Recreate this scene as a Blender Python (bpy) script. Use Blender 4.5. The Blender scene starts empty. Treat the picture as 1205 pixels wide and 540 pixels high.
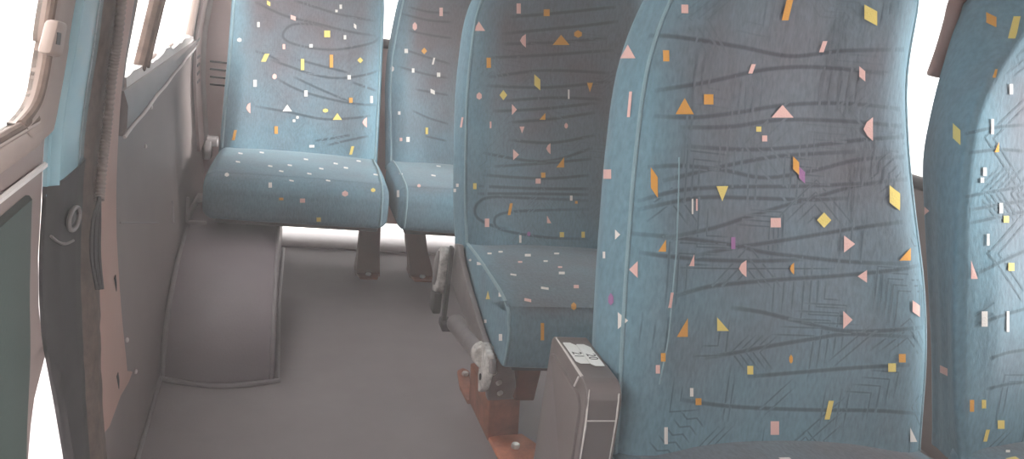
import bpy, bmesh, math, random
from math import sin, cos, pi, exp
from mathutils import Vector, Matrix
from mathutils.bvhtree import BVHTree

scene = bpy.context.scene
COL = scene.collection
RND = random.Random(11)

# ------------------------------------------------------------------ camera
YAW, PITCH, ROLL, CAM_H, FPX = 0.2742, 0.2530, 0.1334, 0.8145, 950.0
FW = Vector((sin(YAW) * cos(PITCH), cos(YAW) * cos(PITCH), -sin(PITCH)))
RT0 = Vector((cos(YAW), -sin(YAW), 0))
UP0 = RT0.cross(FW)
RT = RT0 * cos(ROLL) + UP0 * sin(ROLL)
UP = UP0 * cos(ROLL) - RT0 * sin(ROLL)
EYE = Vector((0, 0, CAM_H))
cam_d = bpy.data.cameras.new('camera')
cam_d.sensor_width = 36.0
cam_d.lens = FPX / 1205.0 * 36.0
cam_d.clip_start = 0.02
cam = bpy.data.objects.new('camera', cam_d)
COL.objects.link(cam)
m3 = Matrix((RT, UP, -FW)).transposed()
cam.matrix_world = Matrix.Translation(EYE) @ m3.to_4x4()
scene.camera = cam


def ray(u, v):
    return (FW + RT * ((u - 602.5) / FPX) - UP * ((v - 270.0) / FPX)).normalized()


def on_axis(u, v, ax, val):
    d = ray(u, v)
    return EYE + d * ((val - EYE[ax]) / d[ax])


# ------------------------------------------------------------------ materials
def srgb(r, g, b):
    f = lambda c: (c / 255.0 / 12.92) if c / 255.0 <= 0.04045 else ((c / 255.0 + 0.055) / 1.055) ** 2.4
    return (f(r), f(g), f(b), 1.0)


def mat(name, col, rough=0.6, metal=0.0, noise=0.0, nscale=8.0, col2=None, bump=0.0, bscale=120.0,
        sheen=0.0, spec=0.5, coat=0.0, stretch=None):
    m = bpy.data.materials.new(name)
    m.use_nodes = True
    nt = m.node_tree
    b = nt.nodes['Principled BSDF']
    b.inputs['Base Color'].default_value = col
    b.inputs['Roughness'].default_value = rough
    b.inputs['Metallic'].default_value = metal
    b.inputs['Specular IOR Level'].default_value = spec
    b.inputs['Coat Weight'].default_value = coat
    if sheen:
        b.inputs['Sheen Weight'].default_value = sheen
        b.inputs['Sheen Roughness'].default_value = 0.4
    tc = nt.nodes.new('ShaderNodeTexCoord')
    src = tc.outputs['Object']
    if stretch:
        mp = nt.nodes.new('ShaderNodeMapping')
        mp.inputs['Scale'].default_value = stretch
        nt.links.new(src, mp.inputs['Vector'])
        src = mp.outputs['Vector']
    if noise:
        n = nt.nodes.new('ShaderNodeTexNoise')
        n.inputs['Scale'].default_value = nscale
        n.inputs['Detail'].default_value = 6.0
        n.inputs['Roughness'].default_value = 0.65
        nt.links.new(src, n.inputs['Vector'])
        r = nt.nodes.new('ShaderNodeValToRGB')
        r.color_ramp.elements[0].position = 0.5 - 0.22
        r.color_ramp.elements[1].position = 0.5 + 0.22
        c2 = col2 or tuple(c * (1 - noise) for c in col[:3]) + (1,)
        r.color_ramp.elements[0].color = c2
        r.color_ramp.elements[1].color = col
        nt.links.new(n.outputs['Fac'], r.inputs['Fac'])
        nt.links.new(r.outputs['Color'], b.inputs['Base Color'])
    if bump:
        n2 = nt.nodes.new('ShaderNodeTexNoise')
        n2.inputs['Scale'].default_value = bscale
        n2.inputs['Detail'].default_value = 3.0
        nt.links.new(src, n2.inputs['Vector'])
        bp = nt.nodes.new('ShaderNodeBump')
        bp.inputs['Strength'].default_value = bump
        bp.inputs['Distance'].default_value = 0.003
        nt.links.new(n2.outputs['Fac'], bp.inputs['Height'])
        nt.links.new(bp.outputs['Normal'], b.inputs['Normal'])
    return m


def fabric_mat():
    """teal moquette: worn greyer patches, dark drawn lines (attribute ink), fine vertical rib"""
    m = bpy.data.materials.new('moquette_fabric')
    m.use_nodes = True
    nt = m.node_tree
    L = nt.links.new
    b = nt.nodes['Principled BSDF']
    b.inputs['Roughness'].default_value = 0.85
    b.inputs['Specular IOR Level'].default_value = 0.25
    b.inputs['Sheen Weight'].default_value = 0.22
    b.inputs['Sheen Roughness'].default_value = 0.35
    b.inputs['Sheen Tint'].default_value = (0.75, 0.92, 1.0, 1)
    tc = nt.nodes.new('ShaderNodeTexCoord')
    aw = nt.nodes.new('ShaderNodeAttribute'); aw.attribute_name = 'wear'
    ai = nt.nodes.new('ShaderNodeAttribute'); ai.attribute_name = 'ink'
    n = nt.nodes.new('ShaderNodeTexNoise')
    n.inputs['Scale'].default_value = 7.0; n.inputs['Detail'].default_value = 5.0
    L(tc.outputs['Object'], n.inputs['Vector'])
    ad = nt.nodes.new('ShaderNodeMath'); ad.operation = 'MULTIPLY_ADD'
    L(n.outputs['Fac'], ad.inputs[0]); ad.inputs[1].default_value = 1.3; ad.inputs[2].default_value = -0.65
    a2 = nt.nodes.new('ShaderNodeMath'); a2.operation = 'ADD'; a2.use_clamp = True
    L(ad.outputs[0], a2.inputs[0]); L(aw.outputs['Fac'], a2.inputs[1])
    mx = nt.nodes.new('ShaderNodeMix'); mx.data_type = 'RGBA'
    mx.inputs['A'].default_value = TEAL
    mx.inputs['B'].default_value = WORN
    L(a2.outputs[0], mx.inputs['Factor'])
    # fine pile mottling
    n3 = nt.nodes.new('ShaderNodeTexNoise')
    n3.inputs['Scale'].default_value = 260.0; n3.inputs['Detail'].default_value = 3.0
    mp = nt.nodes.new('ShaderNodeMapping'); mp.inputs['Scale'].default_value = (1.0, 0.5, 0.35)
    L(tc.outputs['Object'], mp.inputs['Vector']); L(mp.outputs['Vector'], n3.inputs['Vector'])
    mr = nt.nodes.new('ShaderNodeMapRange')
    mr.inputs['From Min'].default_value = 0.3; mr.inputs['From Max'].default_value = 0.7
    mr.inputs['To Min'].default_value = 0.86; mr.inputs['To Max'].default_value = 1.12
    L(n3.outputs['Fac'], mr.inputs['Value'])
    mu = nt.nodes.new('ShaderNodeMix'); mu.data_type = 'RGBA'; mu.blend_type = 'MULTIPLY'
    mu.inputs['Factor'].default_value = 1.0
    L(mx.outputs['Result'], mu.inputs['A']); L(mr.outputs['Result'], mu.inputs['B'])
    mi = nt.nodes.new('ShaderNodeMix'); mi.data_type = 'RGBA'
    L(ai.outputs['Fac'], mi.inputs['Factor'])
    L(mu.outputs['Result'], mi.inputs['A'])
    mi.inputs['B'].default_value = INKC
    L(mi.outputs['Result'], b.inputs['Base Color'])
    bp = nt.nodes.new('ShaderNodeBump')
    bp.inputs['Strength'].default_value = 0.25; bp.inputs['Distance'].default_value = 0.002
    L(n3.outputs['Fac'], bp.inputs['Height'])
    L(bp.outputs['Normal'], b.inputs['Normal'])
    return m


TEAL = srgb(100, 128, 142)
WORN = srgb(98, 92, 98)
INKC = srgb(36, 42, 50)
M = {}
M['fabric'] = fabric_mat()
PAT = {'O': (206, 146, 70), 'Y': (214, 190, 110), 'P': (216, 172, 166), 'W': (216, 208, 204), 'V': (146, 98, 142)}
for k, c in PAT.items():
    M['pat' + k] = mat('woven_' + {'O': 'orange', 'Y': 'yellow', 'P': 'pink', 'W': 'cream', 'V': 'purple'}[k], srgb(*c), 0.85, bump=0.2, bscale=500, sheen=0.2, spec=0.2)
PATK = list(PAT.keys())
M['piping'] = mat('fabric_piping', srgb(134, 158, 168), 0.85, bump=0.3, bscale=300, sheen=0.3, spec=0.2, noise=0.25, nscale=30)
M['vinyl_floor'] = mat('floor_vinyl', srgb(147, 137, 139), 0.55, noise=0.16, nscale=5, bump=0.12, bscale=260, spec=0.4)
M['vinyl_wall'] = mat('wall_vinyl', srgb(140, 126, 124), 0.5, noise=0.18, nscale=6, bump=0.08, bscale=180, spec=0.45)
M['vinyl_arch'] = mat('arch_vinyl', srgb(144, 131, 137), 0.5, noise=0.12, nscale=7, bump=0.1, bscale=220, spec=0.45)
M['vinyl_edge'] = mat('vinyl_welt', srgb(150, 141, 144), 0.5, noise=0.15, nscale=20)
M['sill'] = mat('sill_plastic', srgb(150, 142, 142), 0.35, noise=0.2, nscale=14, spec=0.5)
M['sill_lip'] = mat('pale_lip', srgb(226, 216, 214), 0.4, noise=0.1, nscale=30)
M['tan'] = mat('tan_trim_plastic', srgb(158, 136, 128), 0.45, noise=0.2, nscale=10)
M['cream'] = mat('cream_trim_plastic', srgb(200, 160, 148), 0.5, noise=0.12, nscale=8, bump=0.05, bscale=150)
M['pinkgrey'] = mat('corner_trim_plastic', srgb(224, 200, 198), 0.5, noise=0.12, nscale=9)
M['blue_paint'] = mat('blue_body_paint', srgb(146, 184, 198), 0.22, noise=0.14, nscale=6, coat=0.6)
M['pillar_shade'] = mat('painted_pillar_shade', srgb(46, 42, 44), 0.6, noise=0.3, nscale=12, bump=0.15, bscale=40, spec=0.2)  # dark end of the pillar's reflection, painted as black
M['rubber'] = mat('weathered_rubber', srgb(112, 92, 84), 0.75, noise=0.5, nscale=40, spec=0.2, bump=0.5, bscale=60)
M['dark_rubber'] = mat('dark_rubber', srgb(72, 66, 68), 0.7, noise=0.3, nscale=26, bump=0.2, bscale=80)
M['conduit'] = mat('conduit_plastic', srgb(172, 152, 144), 0.55, noise=0.25, nscale=30)
M['door_green'] = mat('dark_green_door_panel', srgb(52, 66, 62), 0.6, noise=0.15, nscale=8, bump=0.1, bscale=200)
M['door_trim'] = mat('door_inner_trim', srgb(142, 122, 119), 0.5, noise=0.2, nscale=9)
M['sheet_metal'] = mat('bare_sill_metal', srgb(176, 166, 166), 0.4, noise=0.25, nscale=12, spec=0.6)
M['dark_metal'] = mat('dark_frame_metal', srgb(72, 67, 68), 0.5, 0.2, noise=0.3, nscale=18)
M['grey_metal'] = mat('grey_frame_metal', srgb(140, 130, 130), 0.4, 0.35, noise=0.3, nscale=22, bump=0.1, bscale=60)
M['worn_chrome'] = mat('chipped_silver', srgb(232, 226, 222), 0.4, 0.0, noise=0.6, nscale=70, col2=srgb(132, 122, 120), bump=0.3, bscale=80)
M['rust'] = mat('rusty_brown_paint', srgb(164, 100, 78), 0.7, noise=0.4, nscale=24, col2=srgb(112, 70, 58), bump=0.25, bscale=90)
M['rust_dark'] = mat('brown_leg_paint', srgb(116, 70, 58), 0.65, noise=0.3, nscale=24, bump=0.15, bscale=90)
M['rust_bright'] = mat('orange_rusty_plate', srgb(214, 132, 100), 0.7, noise=0.4, nscale=26, col2=srgb(160, 92, 70), bump=0.25, bscale=90)
M['bolt'] = mat('bolt_steel', srgb(214, 208, 204), 0.35, 0.5)
M['cover_plastic'] = mat('grey_cover_plastic', srgb(112, 101, 101), 0.34, noise=0.16, nscale=14, bump=0.06, bscale=120, spec=0.5)
M['highlight_seam'] = mat('edge_highlight', srgb(214, 204, 202), 0.45, noise=0.3, nscale=60)  # pale tone painting edge highlights, also used on the seam line
M['sticker'] = mat('white_sticker', srgb(238, 236, 234), 0.5, noise=0.08, nscale=80)
M['print'] = mat('sticker_print', srgb(70, 66, 68), 0.6)
M['black'] = mat('black_slot', srgb(44, 40, 42), 0.7)
M['ceiling'] = mat('headliner', srgb(196, 186, 184), 0.8, noise=0.06, nscale=8, bump=0.1, bscale=200)
M['lit_floor'] = mat('lit_floor_strip', srgb(176, 164, 165), 0.45, noise=0.25, nscale=14)  # pale tone standing in for light on the rear floor
M['ground'] = mat('pale_concrete', srgb(200, 194, 188), 0.9, noise=0.12, nscale=2, bump=0.1, bscale=40)
M['seat_shell'] = mat('seat_shell', srgb(88, 82, 84), 0.55, noise=0.15, nscale=14, bump=0.1, bscale=200)
M['brown_trim'] = mat('brownish_pink_plastic', srgb(150, 112, 106), 0.5, noise=0.2, nscale=20)


def glass_mat():
    m = bpy.data.materials.new('window_glass')
    m.use_nodes = True
    nt = m.node_tree
    nt.nodes.clear()
    o = nt.nodes.new('ShaderNodeOutputMaterial')
    t = nt.nodes.new('ShaderNodeBsdfTransparent'); t.inputs['Color'].default_value = (0.95, 0.97, 0.96, 1)
    g = nt.nodes.new('ShaderNodeBsdfGlossy'); g.inputs['Roughness'].default_value = 0.03
    mx = nt.nodes.new('ShaderNodeMixShader'); mx.inputs['Fac'].default_value = 0.06
    nt.links.new(t.outputs[0], mx.inputs[1]); nt.links.new(g.outputs[0], mx.inputs[2])
    nt.links.new(mx.outputs[0], o.inputs['Surface'])
    return m


M['glass'] = glass_mat()


# ------------------------------------------------------------------ object helpers
def origin_of(p):
    o = Vector((0, 0, 0))
    while p is not None:
        o += p.location
        p = p.parent
    return o


def obj(name, verts, faces, mats, parent=None, fmat=None, smooth=True, angle=40, ink=None, wear=None, **props):
    """one mesh object; verts are world coordinates"""
    off = origin_of(parent) if parent is not None else Vector((0, 0, 0))
    me = bpy.data.meshes.new(name)
    me.from_pydata([tuple(Vector(v) - off) for v in verts], [], faces)
    if not isinstance(mats, (list, tuple)):
        mats = [mats]
    for m in mats:
        me.materials.append(m)
    if fmat:
        me.polygons.foreach_set('material_index', fmat)
    if ink is not None:
        a = me.attributes.new('ink', 'FLOAT', 'POINT'); a.data.foreach_set('value', ink)
    if wear is not None:
        a = me.attributes.new('wear', 'FLOAT', 'POINT'); a.data.foreach_set('value', wear)
    me.update()
    if smooth:
        me.shade_smooth()
        if angle is not None:
            me.set_sharp_from_angle(angle=math.radians(angle))
    o = bpy.data.objects.new(name, me)
    COL.objects.link(o)
    o.parent = parent
    for k, v in props.items():
        o[k] = v
    return o


def thing(name, loc, label, cat, group=None):
    e = bpy.data.objects.new(name, None)
    e.empty_display_size = 0.05
    COL.objects.link(e)
    e.location = loc
    e['label'] = label
    e['category'] = cat
    if group:
        e['group'] = group
    return e


class MB:
    """collects shapes into one mesh"""

    def __init__(s):
        s.v, s.f, s.m = [], [], []

    def add(s, vs, fs, mi=0):
        b = len(s.v)
        s.v += [Vector(v) for v in vs]
        s.f += [tuple(i + b for i in f) for f in fs]
        s.m += [mi] * len(fs)
        return s

    def bm(s, bm, mi=0):
        bm.verts.index_update()
        s.add([v.co.copy() for v in bm.verts], [[v.index for v in f.verts] for f in bm.faces], mi)
        bm.free()
        return s

    def box(s, lo, hi, bev=0.004, seg=2, mi=0, rot=None, tf=None):
        lo, hi = Vector(lo), Vector(hi)
        bm = bmesh.new()
        bmesh.ops.create_cube(bm, size=1.0)
        c, d = (lo + hi) / 2, hi - lo
        for v in bm.verts:
            v.co = Vector((v.co.x * d.x, v.co.y * d.y, v.co.z * d.z))
        if bev:
            bmesh.ops.bevel(bm, geom=bm.edges[:], offset=min(bev, min(d) * 0.45), segments=seg, profile=0.5, affect='EDGES')
        for v in bm.verts:
            if rot is not None:
                v.co = rot @ v.co
            v.co += c
            if tf:
                v.co = tf(v.co)
        return s.bm(bm, mi)

    def tube(s, pts, r, seg=10, mi=0, caps=True):
        pts = [Vector(p) for p in pts]
        n = len(pts)
        rs = r if isinstance(r, (list, tuple)) else [r] * n
        vs, fs = [], []
        prev = None
        for i, p in enumerate(pts):
            t = (pts[min(i + 1, n - 1)] - pts[max(i - 1, 0)]).normalized()
            a = prev if prev is not None else (Vector((0, 0, 1)) if abs(t.z) < 0.9 else Vector((1, 0, 0)))
            a = (a - t * a.dot(t)).normalized()
            prev = a
            b = t.cross(a)
            for k in range(seg):
                q = 2 * pi * k / seg
                vs.append(p + (a * cos(q) + b * sin(q)) * rs[i])
        for i in range(n - 1):
            for k in range(seg):
                k2 = (k + 1) % seg
                fs.append((i * seg + k, i * seg + k2, (i + 1) * seg + k2, (i + 1) * seg + k))
        if caps:
            fs.append(tuple(range(seg))[::-1])
            fs.append(tuple((n - 1) * seg + k for k in range(seg)))
        return s.add(vs, fs, mi)

    def prism(s, outline, dirv, bev=0.0, mi=0, seg=2):
        """closed planar outline (3D points) extruded along dirv"""
        bm = bmesh.new()
        vs = [bm.verts.new(Vector(p)) for p in outline]
        f = bm.faces.new(vs)
        r = bmesh.ops.extrude_face_region(bm, geom=[f])
        for e in r['geom']:
            if isinstance(e, bmesh.types.BMVert):
                e.co += Vector(dirv)
        bmesh.ops.recalc_face_normals(bm, faces=bm.faces[:])
        if bev:
            bmesh.ops.bevel(bm, geom=bm.edges[:], offset=bev, segments=seg, profile=0.5, affect='EDGES', clamp_overlap=True)
        return s.bm(bm, mi)

    def ellipsoid(s, c, rad, mi=0, u=16, v=10):
        bm = bmesh.new()
        bmesh.ops.create_uvsphere(bm, u_segments=u, v_segments=v, radius=1.0)
        for w in bm.verts:
            w.co = Vector((w.co.x * rad[0] + c[0], w.co.y * rad[1] + c[1], w.co.z * rad[2] + c[2]))
        return s.bm(bm, mi)

    def cyl(s, p0, p1, r, seg=20, mi=0, bev=0.0):
        p0, p1 = Vector(p0), Vector(p1)
        d = p1 - p0
        L = d.length
        b = min(bev, r * 0.5, L * 0.45)
        t = d / L
        if b:
            return s.tube([p0, p0 + t * b * 0.01, p0 + t * b, p1 - t * b, p1 - t * b * 0.01, p1], [r - b, r - b * 0.9, r, r, r - b * 0.9, r - b], seg, mi)
        return s.tube([p0, p1], r, seg, mi)

    def build(s, name, mats, parent=None, **kw):
        return obj(name, s.v, s.f, mats, parent, s.m, **kw)


def catmull(pts, per=8, closed=False):
    pts = [Vector(p) for p in pts]
    out = []
    n = len(pts)
    for i in range(n - 1):
        p0, p1, p2, p3 = pts[max(i - 1, 0)], pts[i], pts[i + 1], pts[min(i + 2, n - 1)]
        for k in range(per):
            t = k / per
            out.append(0.5 * ((2 * p1) + (p2 - p0) * t + (2 * p0 - 5 * p1 + 4 * p2 - p3) * t * t + (3 * p1 - p0 - 3 * p2 + p3) * t ** 3))
    out.append(pts[-1])
    return out


def lerp_table(tab, x):
    if x <= tab[0][0]:
        return tab[0][1]
    for (a, va), (b, vb) in zip(tab, tab[1:]):
        if x <= b:
            return va + (vb - va) * (x - a) / (b - a)
    return tab[-1][1]


def smooth_table(tab, x, h=0.03):
    return sum(lerp_table(tab, x + h * k / 4) for k in range(-4, 5)) / 9


# ------------------------------------------------------------------ pattern painting on a built surface (real polygons of the cloth)
class Cloth:
    def __init__(s, verts, faces):
        s.v = [Vector(v) for v in verts]
        s.f = list(faces)
        s.fm = [0] * len(faces)
        s.ink = [0.0] * len(verts)
        s.wear = [0.0] * len(verts)
        s.bvh = BVHTree.FromPolygons(s.v, s.f)
        s.n0 = len(s.v)

    def wear_at(s, loc):
        return s.wear_fn(loc) if s.wear_fn else 0.0

    wear_fn = None

    def hit(s, o, d):
        loc, n, i, dist = s.bvh.ray_cast(o, d)
        if loc is None:
            return None
        if n.dot(d) > 0:
            n = -n
        return loc, n

    def poly(s, rays, mi, lift=0.0015):
        hs = []
        for o, d in rays:
            h = s.hit(o, d)
            if h is None:
                return
            hs.append(h)
        b = len(s.v)
        n = sum((h[1] for h in hs), Vector())
        n.normalize()
        c = sum((h[0] for h in hs), Vector()) / len(hs)
        hc = s.hit(c + n * 0.05, -n)
        cc = (hc[0] if hc and (hc[0] - c).length < 0.02 else c) + n * (lift + 0.0003)
        pts = [h[0] + h[1] * lift for h in hs] + [cc]
        if max((p - cc).length for p in pts) > 0.09:
            return
        s.v += pts
        k = len(hs)
        for i in range(k):
            s.f.append((b + i, b + (i + 1) % k, b + k)); s.fm.append(mi)
        s.ink += [0.0] * (k + 1); s.wear += [0.0] * (k + 1)

    def line(s, rays, w, ink, lift=0.0004):
        """soft dark ribbon following the cloth"""
        hs = [s.hit(o, d) for o, d in rays]
        run = []
        for h in hs + [None]:
            if h is not None and (not run or (h[0] - run[-1][0]).length < 0.05):
                run.append(h)
                continue
            if len(run) > 1:
                s._ribbon(run, w, ink, lift)
            run = [h] if h is not None else []

    def _ribbon(s, run, w, ink, lift):
        b = len(s.v)
        n = len(run)
        for i, (p, nn) in enumerate(run):
            t = run[min(i + 1, n - 1)][0] - run[max(i - 1, 0)][0]
            if t.length < 1e-6:
                t = Vector((1, 0, 0))
            sd = t.normalized().cross(nn).normalized()
            fade = min(1.0, 0.25 + i / max(n * 0.2, 1), 0.25 + (n - 1 - i) / max(n * 0.2, 1))
            for k, q in ((-1, 0.0), (-0.35, 0.8), (0.35, 0.8), (1, 0.0)):
                s.v.append(p + nn * lift + sd * w * k)
                s.ink.append(q * ink * fade)
                s.wear.append(s.wear_at(p))
        for i in range(n - 1):
            for k in range(3):
                a = b + i * 4 + k
                s.f.append((a, a + 1, a + 5, a + 4)); s.fm.append(0)

    def build(s, name, parent, **kw):
        for i in range(s.n0):
            s.wear[i] = s.wear_at(s.v[i])
        return obj(name, s.v, s.f, [M['fabric']] + [M['pat' + k] for k in PATK], parent, s.fm, ink=s.ink, wear=s.wear, angle=60, **kw)


def shape_px(kind, cx, cy, w, h):
    w2, h2 = w / 2, h / 2
    S = {
        'tu': [(-w2, h2), (w2, h2), (0, -h2)],
        'td': [(-w2, -h2), (w2, -h2), (0, h2)],
        'tr': [(-w2, -h2), (w2, 0), (-w2, h2)],
        'tl': [(w2, -h2), (w2, h2), (-w2, 0)],
        'rl': [(w2, -h2), (w2, h2), (-w2, h2)],
        'rr': [(-w2, -h2), (w2, h2), (-w2, h2)],
        'sq': [(-w2, -h2), (w2, -h2), (w2, h2), (-w2, h2)],
        'di': [(0, -h2), (w2, 0), (0, h2), (-w2, 0)],
        'pa': [(-w2, -h2), (w2, -h2 * 0.35), (w2, h2), (-w2, h2 * 0.35)],
        'pb': [(-w2 * 0.1, -h2), (w2, -h2), (w2 * 0.1, h2), (-w2, h2)],
        'hl': [(w2, -h2), (w2, h2), (-w2 * 0.2, h2 * 0.55), (-w2, 0), (-w2 * 0.3, -h2 * 0.6)],
        'hx': [(-w2, -h2 * .4), (0, -h2), (w2, -h2 * .4), (w2, h2 * .5), (0, h2), (-w2, h2 * .5)],
    }
    return [(cx + x, cy + y) for x, y in S[kind]]


def confetti(cl, items):
    for kind, cx, cy, w, h, c in items:
        o = shape_px(kind, cx, cy, w, h)
        o = [(a[0] + (b_[0] - a[0]) * k / 4, a[1] + (b_[1] - a[1]) * k / 4) for a, b_ in zip(o, o[1:] + o[:1]) for k in range(4)]
        cl.poly([(EYE, ray(u, v)) for u, v in o], 1 + PATK.index(c))


def swirls(cl, curves, w, ink):
    for c in curves:
        pts = catmull([(x, y, 0) for x, y in c], 8)
        cl.line([(EYE, ray(p.x, p.y)) for p in pts], w, ink)
#@@SEATS
# ------------------------------------------------------------------ seats
HC = 0.351


class Back:
    def __init__(s, y0, xl, xr, T=0.11, smax=0.66, th=0.2, z0=HC, lum=0.014, s0=-0.03, crest=0.014, rnd=1.0, head=0.012, xb=None):
        s.xb = xb
        s.y0, s.xl, s.xr, s.T, s.smax, s.th, s.z0 = y0, xl, xr, T, smax, th, z0
        s.S = Vector((0, sin(th), cos(th)))
        s.D = Vector((0, cos(th), -sin(th)))
        half = [(0.03, T), (0.010, T - 0.010), (0.002, T - 0.03), (-0.003, T * 0.5), (0.0, 0.032), (0.004 * rnd, 0.014 * rnd),
                (0.012 * rnd, 0.002), (0.026 * rnd, -crest * 0.6), (0.05, -crest), (0.08, -crest * 0.7), (0.115, -crest * 0.15)]
        NR = 46
        vs = []
        rows = [s0 + (smax - s0) * (1 - (1 - i / (NR - 1)) ** 1.35) for i in range(NR)]
        for sv in rows:
            L, R = smooth_table(xl, sv), smooth_table(xr, sv)
            mid = (L + R) / 2
            hw = (R - L) / 2
            ks = min(1.0, hw / 0.17)
            LB = smooth_table(xb, sv) if xb else L
            left = [Vector((L + (LB - L) * min(1, max(0, (d - 0.005) / (T * 0.6))) + a * ks, d, 0)) for a, d in half]
            right = [Vector((R - a * ks, d, 0)) for a, d in reversed(half)]
            ctrl = left + [Vector((mid - hw * 0.22, 0.003, 0)), Vector((mid, 0.004, 0)), Vector((mid + hw * 0.22, 0.003, 0))] + right
            pr = catmull(ctrl, 3)
            dd = -lum * exp(-((sv - 0.17) / 0.13) ** 2)
            h = min(max((sv - 0.42) / 0.16, 0), 1)
            dd -= head * h * h * (3 - 2 * h)
            q = max(0.0, (sv - (smax - 0.055)) / 0.055)
            k = math.sqrt(max(0.02, 1 - q * q))
            for p in pr:
                edge = min(p.x - L, R - p.x) / 0.05
                wgt = min(max(edge, 0.15), 1.0) if p.y < T * 0.5 else 0.15
                d = p.y + dd * wgt
                d = T * 0.5 + (d - T * 0.5) * k
                x = mid + (p.x - mid) * (0.94 + 0.06 * k)
                vs.append(s.pt(x, sv, d))
        n = len(pr)
        fs = []
        for i in range(NR - 1):
            for j in range(n):
                j2 = (j + 1) % n
                fs.append((i * n + j, i * n + j2, (i + 1) * n + j2, (i + 1) * n + j))
        fs.append(tuple(range(n))[::-1])
        fs.append(tuple((NR - 1) * n + j for j in range(n)))
        s.cl = Cloth(vs, fs)
        s.wmax = 0.75

        def wf(p):
            x, sv, d = s.inv(p)
            e = min(x - smooth_table(xl, sv), smooth_table(xr, sv) - x)
            t = min(max((e - 0.0) / 0.07, 0), 1)
            return s.wmax * t * (0.15 + 0.85 * min(1, max(0, sv / 0.36))) - 0.02
        s.cl.wear_fn = wf

    def pt(s, x, sv, d=0.0):
        return Vector((x, s.y0, s.z0)) + s.S * sv + s.D * d

    def inv(s, p):
        q = p - Vector((0, s.y0, s.z0))
        return p.x, q.dot(s.S), q.dot(s.D)

    def front_ray(s, x, sv):
        return s.pt(x, sv, -0.3), s.D

    def side_ray(s, sv, d, side):
        x = (smooth_table(s.xl, sv) - 0.2) if side < 0 else (smooth_table(s.xr, sv) + 0.2)
        return s.pt(x, sv, d), Vector((-side, 0, 0))

    def seam(s, side=-1, a=0.010, d0=-0.004, s0=-0.005, n=40):
        """points of the stitched edge between the front panel and the side"""
        out = []
        for i in range(n):
            sv = s0 + (s.smax - 0.07 - s0) * i / (n - 1)
            x = smooth_table(s.xl, sv) + a if side < 0 else smooth_table(s.xr, sv) - a
            h = s.cl.bvh.ray_cast(s.pt(x, sv, -0.3), s.D)
            if h[0] is not None:
                out.append(h[0] - s.D * 0.0)
        return out


def emboss(back, rnd, count, ink=0.34, smin=0.0, smax=0.6, w=0.0015):
    """pressed line work of the moquette: chevrons, nested corners and parallel strokes"""
    cell = math.sqrt(0.42 * (smax - smin) / count)
    spots = [(0.02 + cell * (i + 0.5 * (j % 2)), smin + cell * j) for j in range(int((smax - smin) / cell) + 1) for i in range(int(0.46 / cell) + 1)]
    for gx, gs in spots:
        sv = gs + rnd.uniform(-.2, .2) * cell
        L, R = smooth_table(back.xl, sv) + 0.03, smooth_table(back.xr, sv) - 0.03
        x = L + gx + rnd.uniform(-.2, .2) * cell
        kind = rnd.choice('ccclllpvz')
        size = rnd.uniform(0.30, 0.62) * cell
        n = rnd.randint(2, 5)
        gap = rnd.uniform(0.008, 0.014)
        ang = rnd.choice((0, pi / 2, pi / 4, -pi / 4, pi / 4, -pi / 4, pi, pi / 2))
        for k in range(n):
            if kind == 'c':
                pl = [(-size, -size + k * gap), (0, k * gap), (size, -size + k * gap)]
            elif kind == 'l':
                e = size - k * gap
                pl = [(-e, -e), (-e, e), (e, e)] if e > 0.006 else None
            elif kind == 'z':
                pl = [(-size, k * gap), (-size * .3, k * gap), (size * .2, size * .5 + k * gap), (size, size * .5 + k * gap)]
            elif kind == 'v':
                pl = [(k * gap * 0.8, -size), (k * gap * 0.8, size * rnd.uniform(.5, 1))]
            else:
                pl = [(-size, k * gap), (size * rnd.uniform(.6, 1), k * gap)]
            if not pl:
                continue
            a = 0 if kind == 'v' else ang
            pts = []
            for (p, q), (p2, q2) in zip(pl, pl[1:]):
                m = max(2, int(math.hypot(p2 - p, q2 - q) / 0.015))
                pts += [(p + (p2 - p) * t / m, q + (q2 - q) * t / m) for t in range(m)]
            pts.append(pl[-1])
            rays = []
            for p, q in pts:
                X, S_ = x + p * cos(a) - q * sin(a), sv + p * sin(a) + q * cos(a)
                if smooth_table(back.xl, S_) + 0.02 < X < smooth_table(back.xr, S_) - 0.02 and -0.02 < S_ < back.smax - 0.06:
                    rays.append(back.front_ray(X, S_))
                else:
                    if len(rays) > 2:
                        back.cl.line(rays, w, ink)
                    rays = []
            if len(rays) > 2:
                back.cl.line(rays, w, ink)


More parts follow.
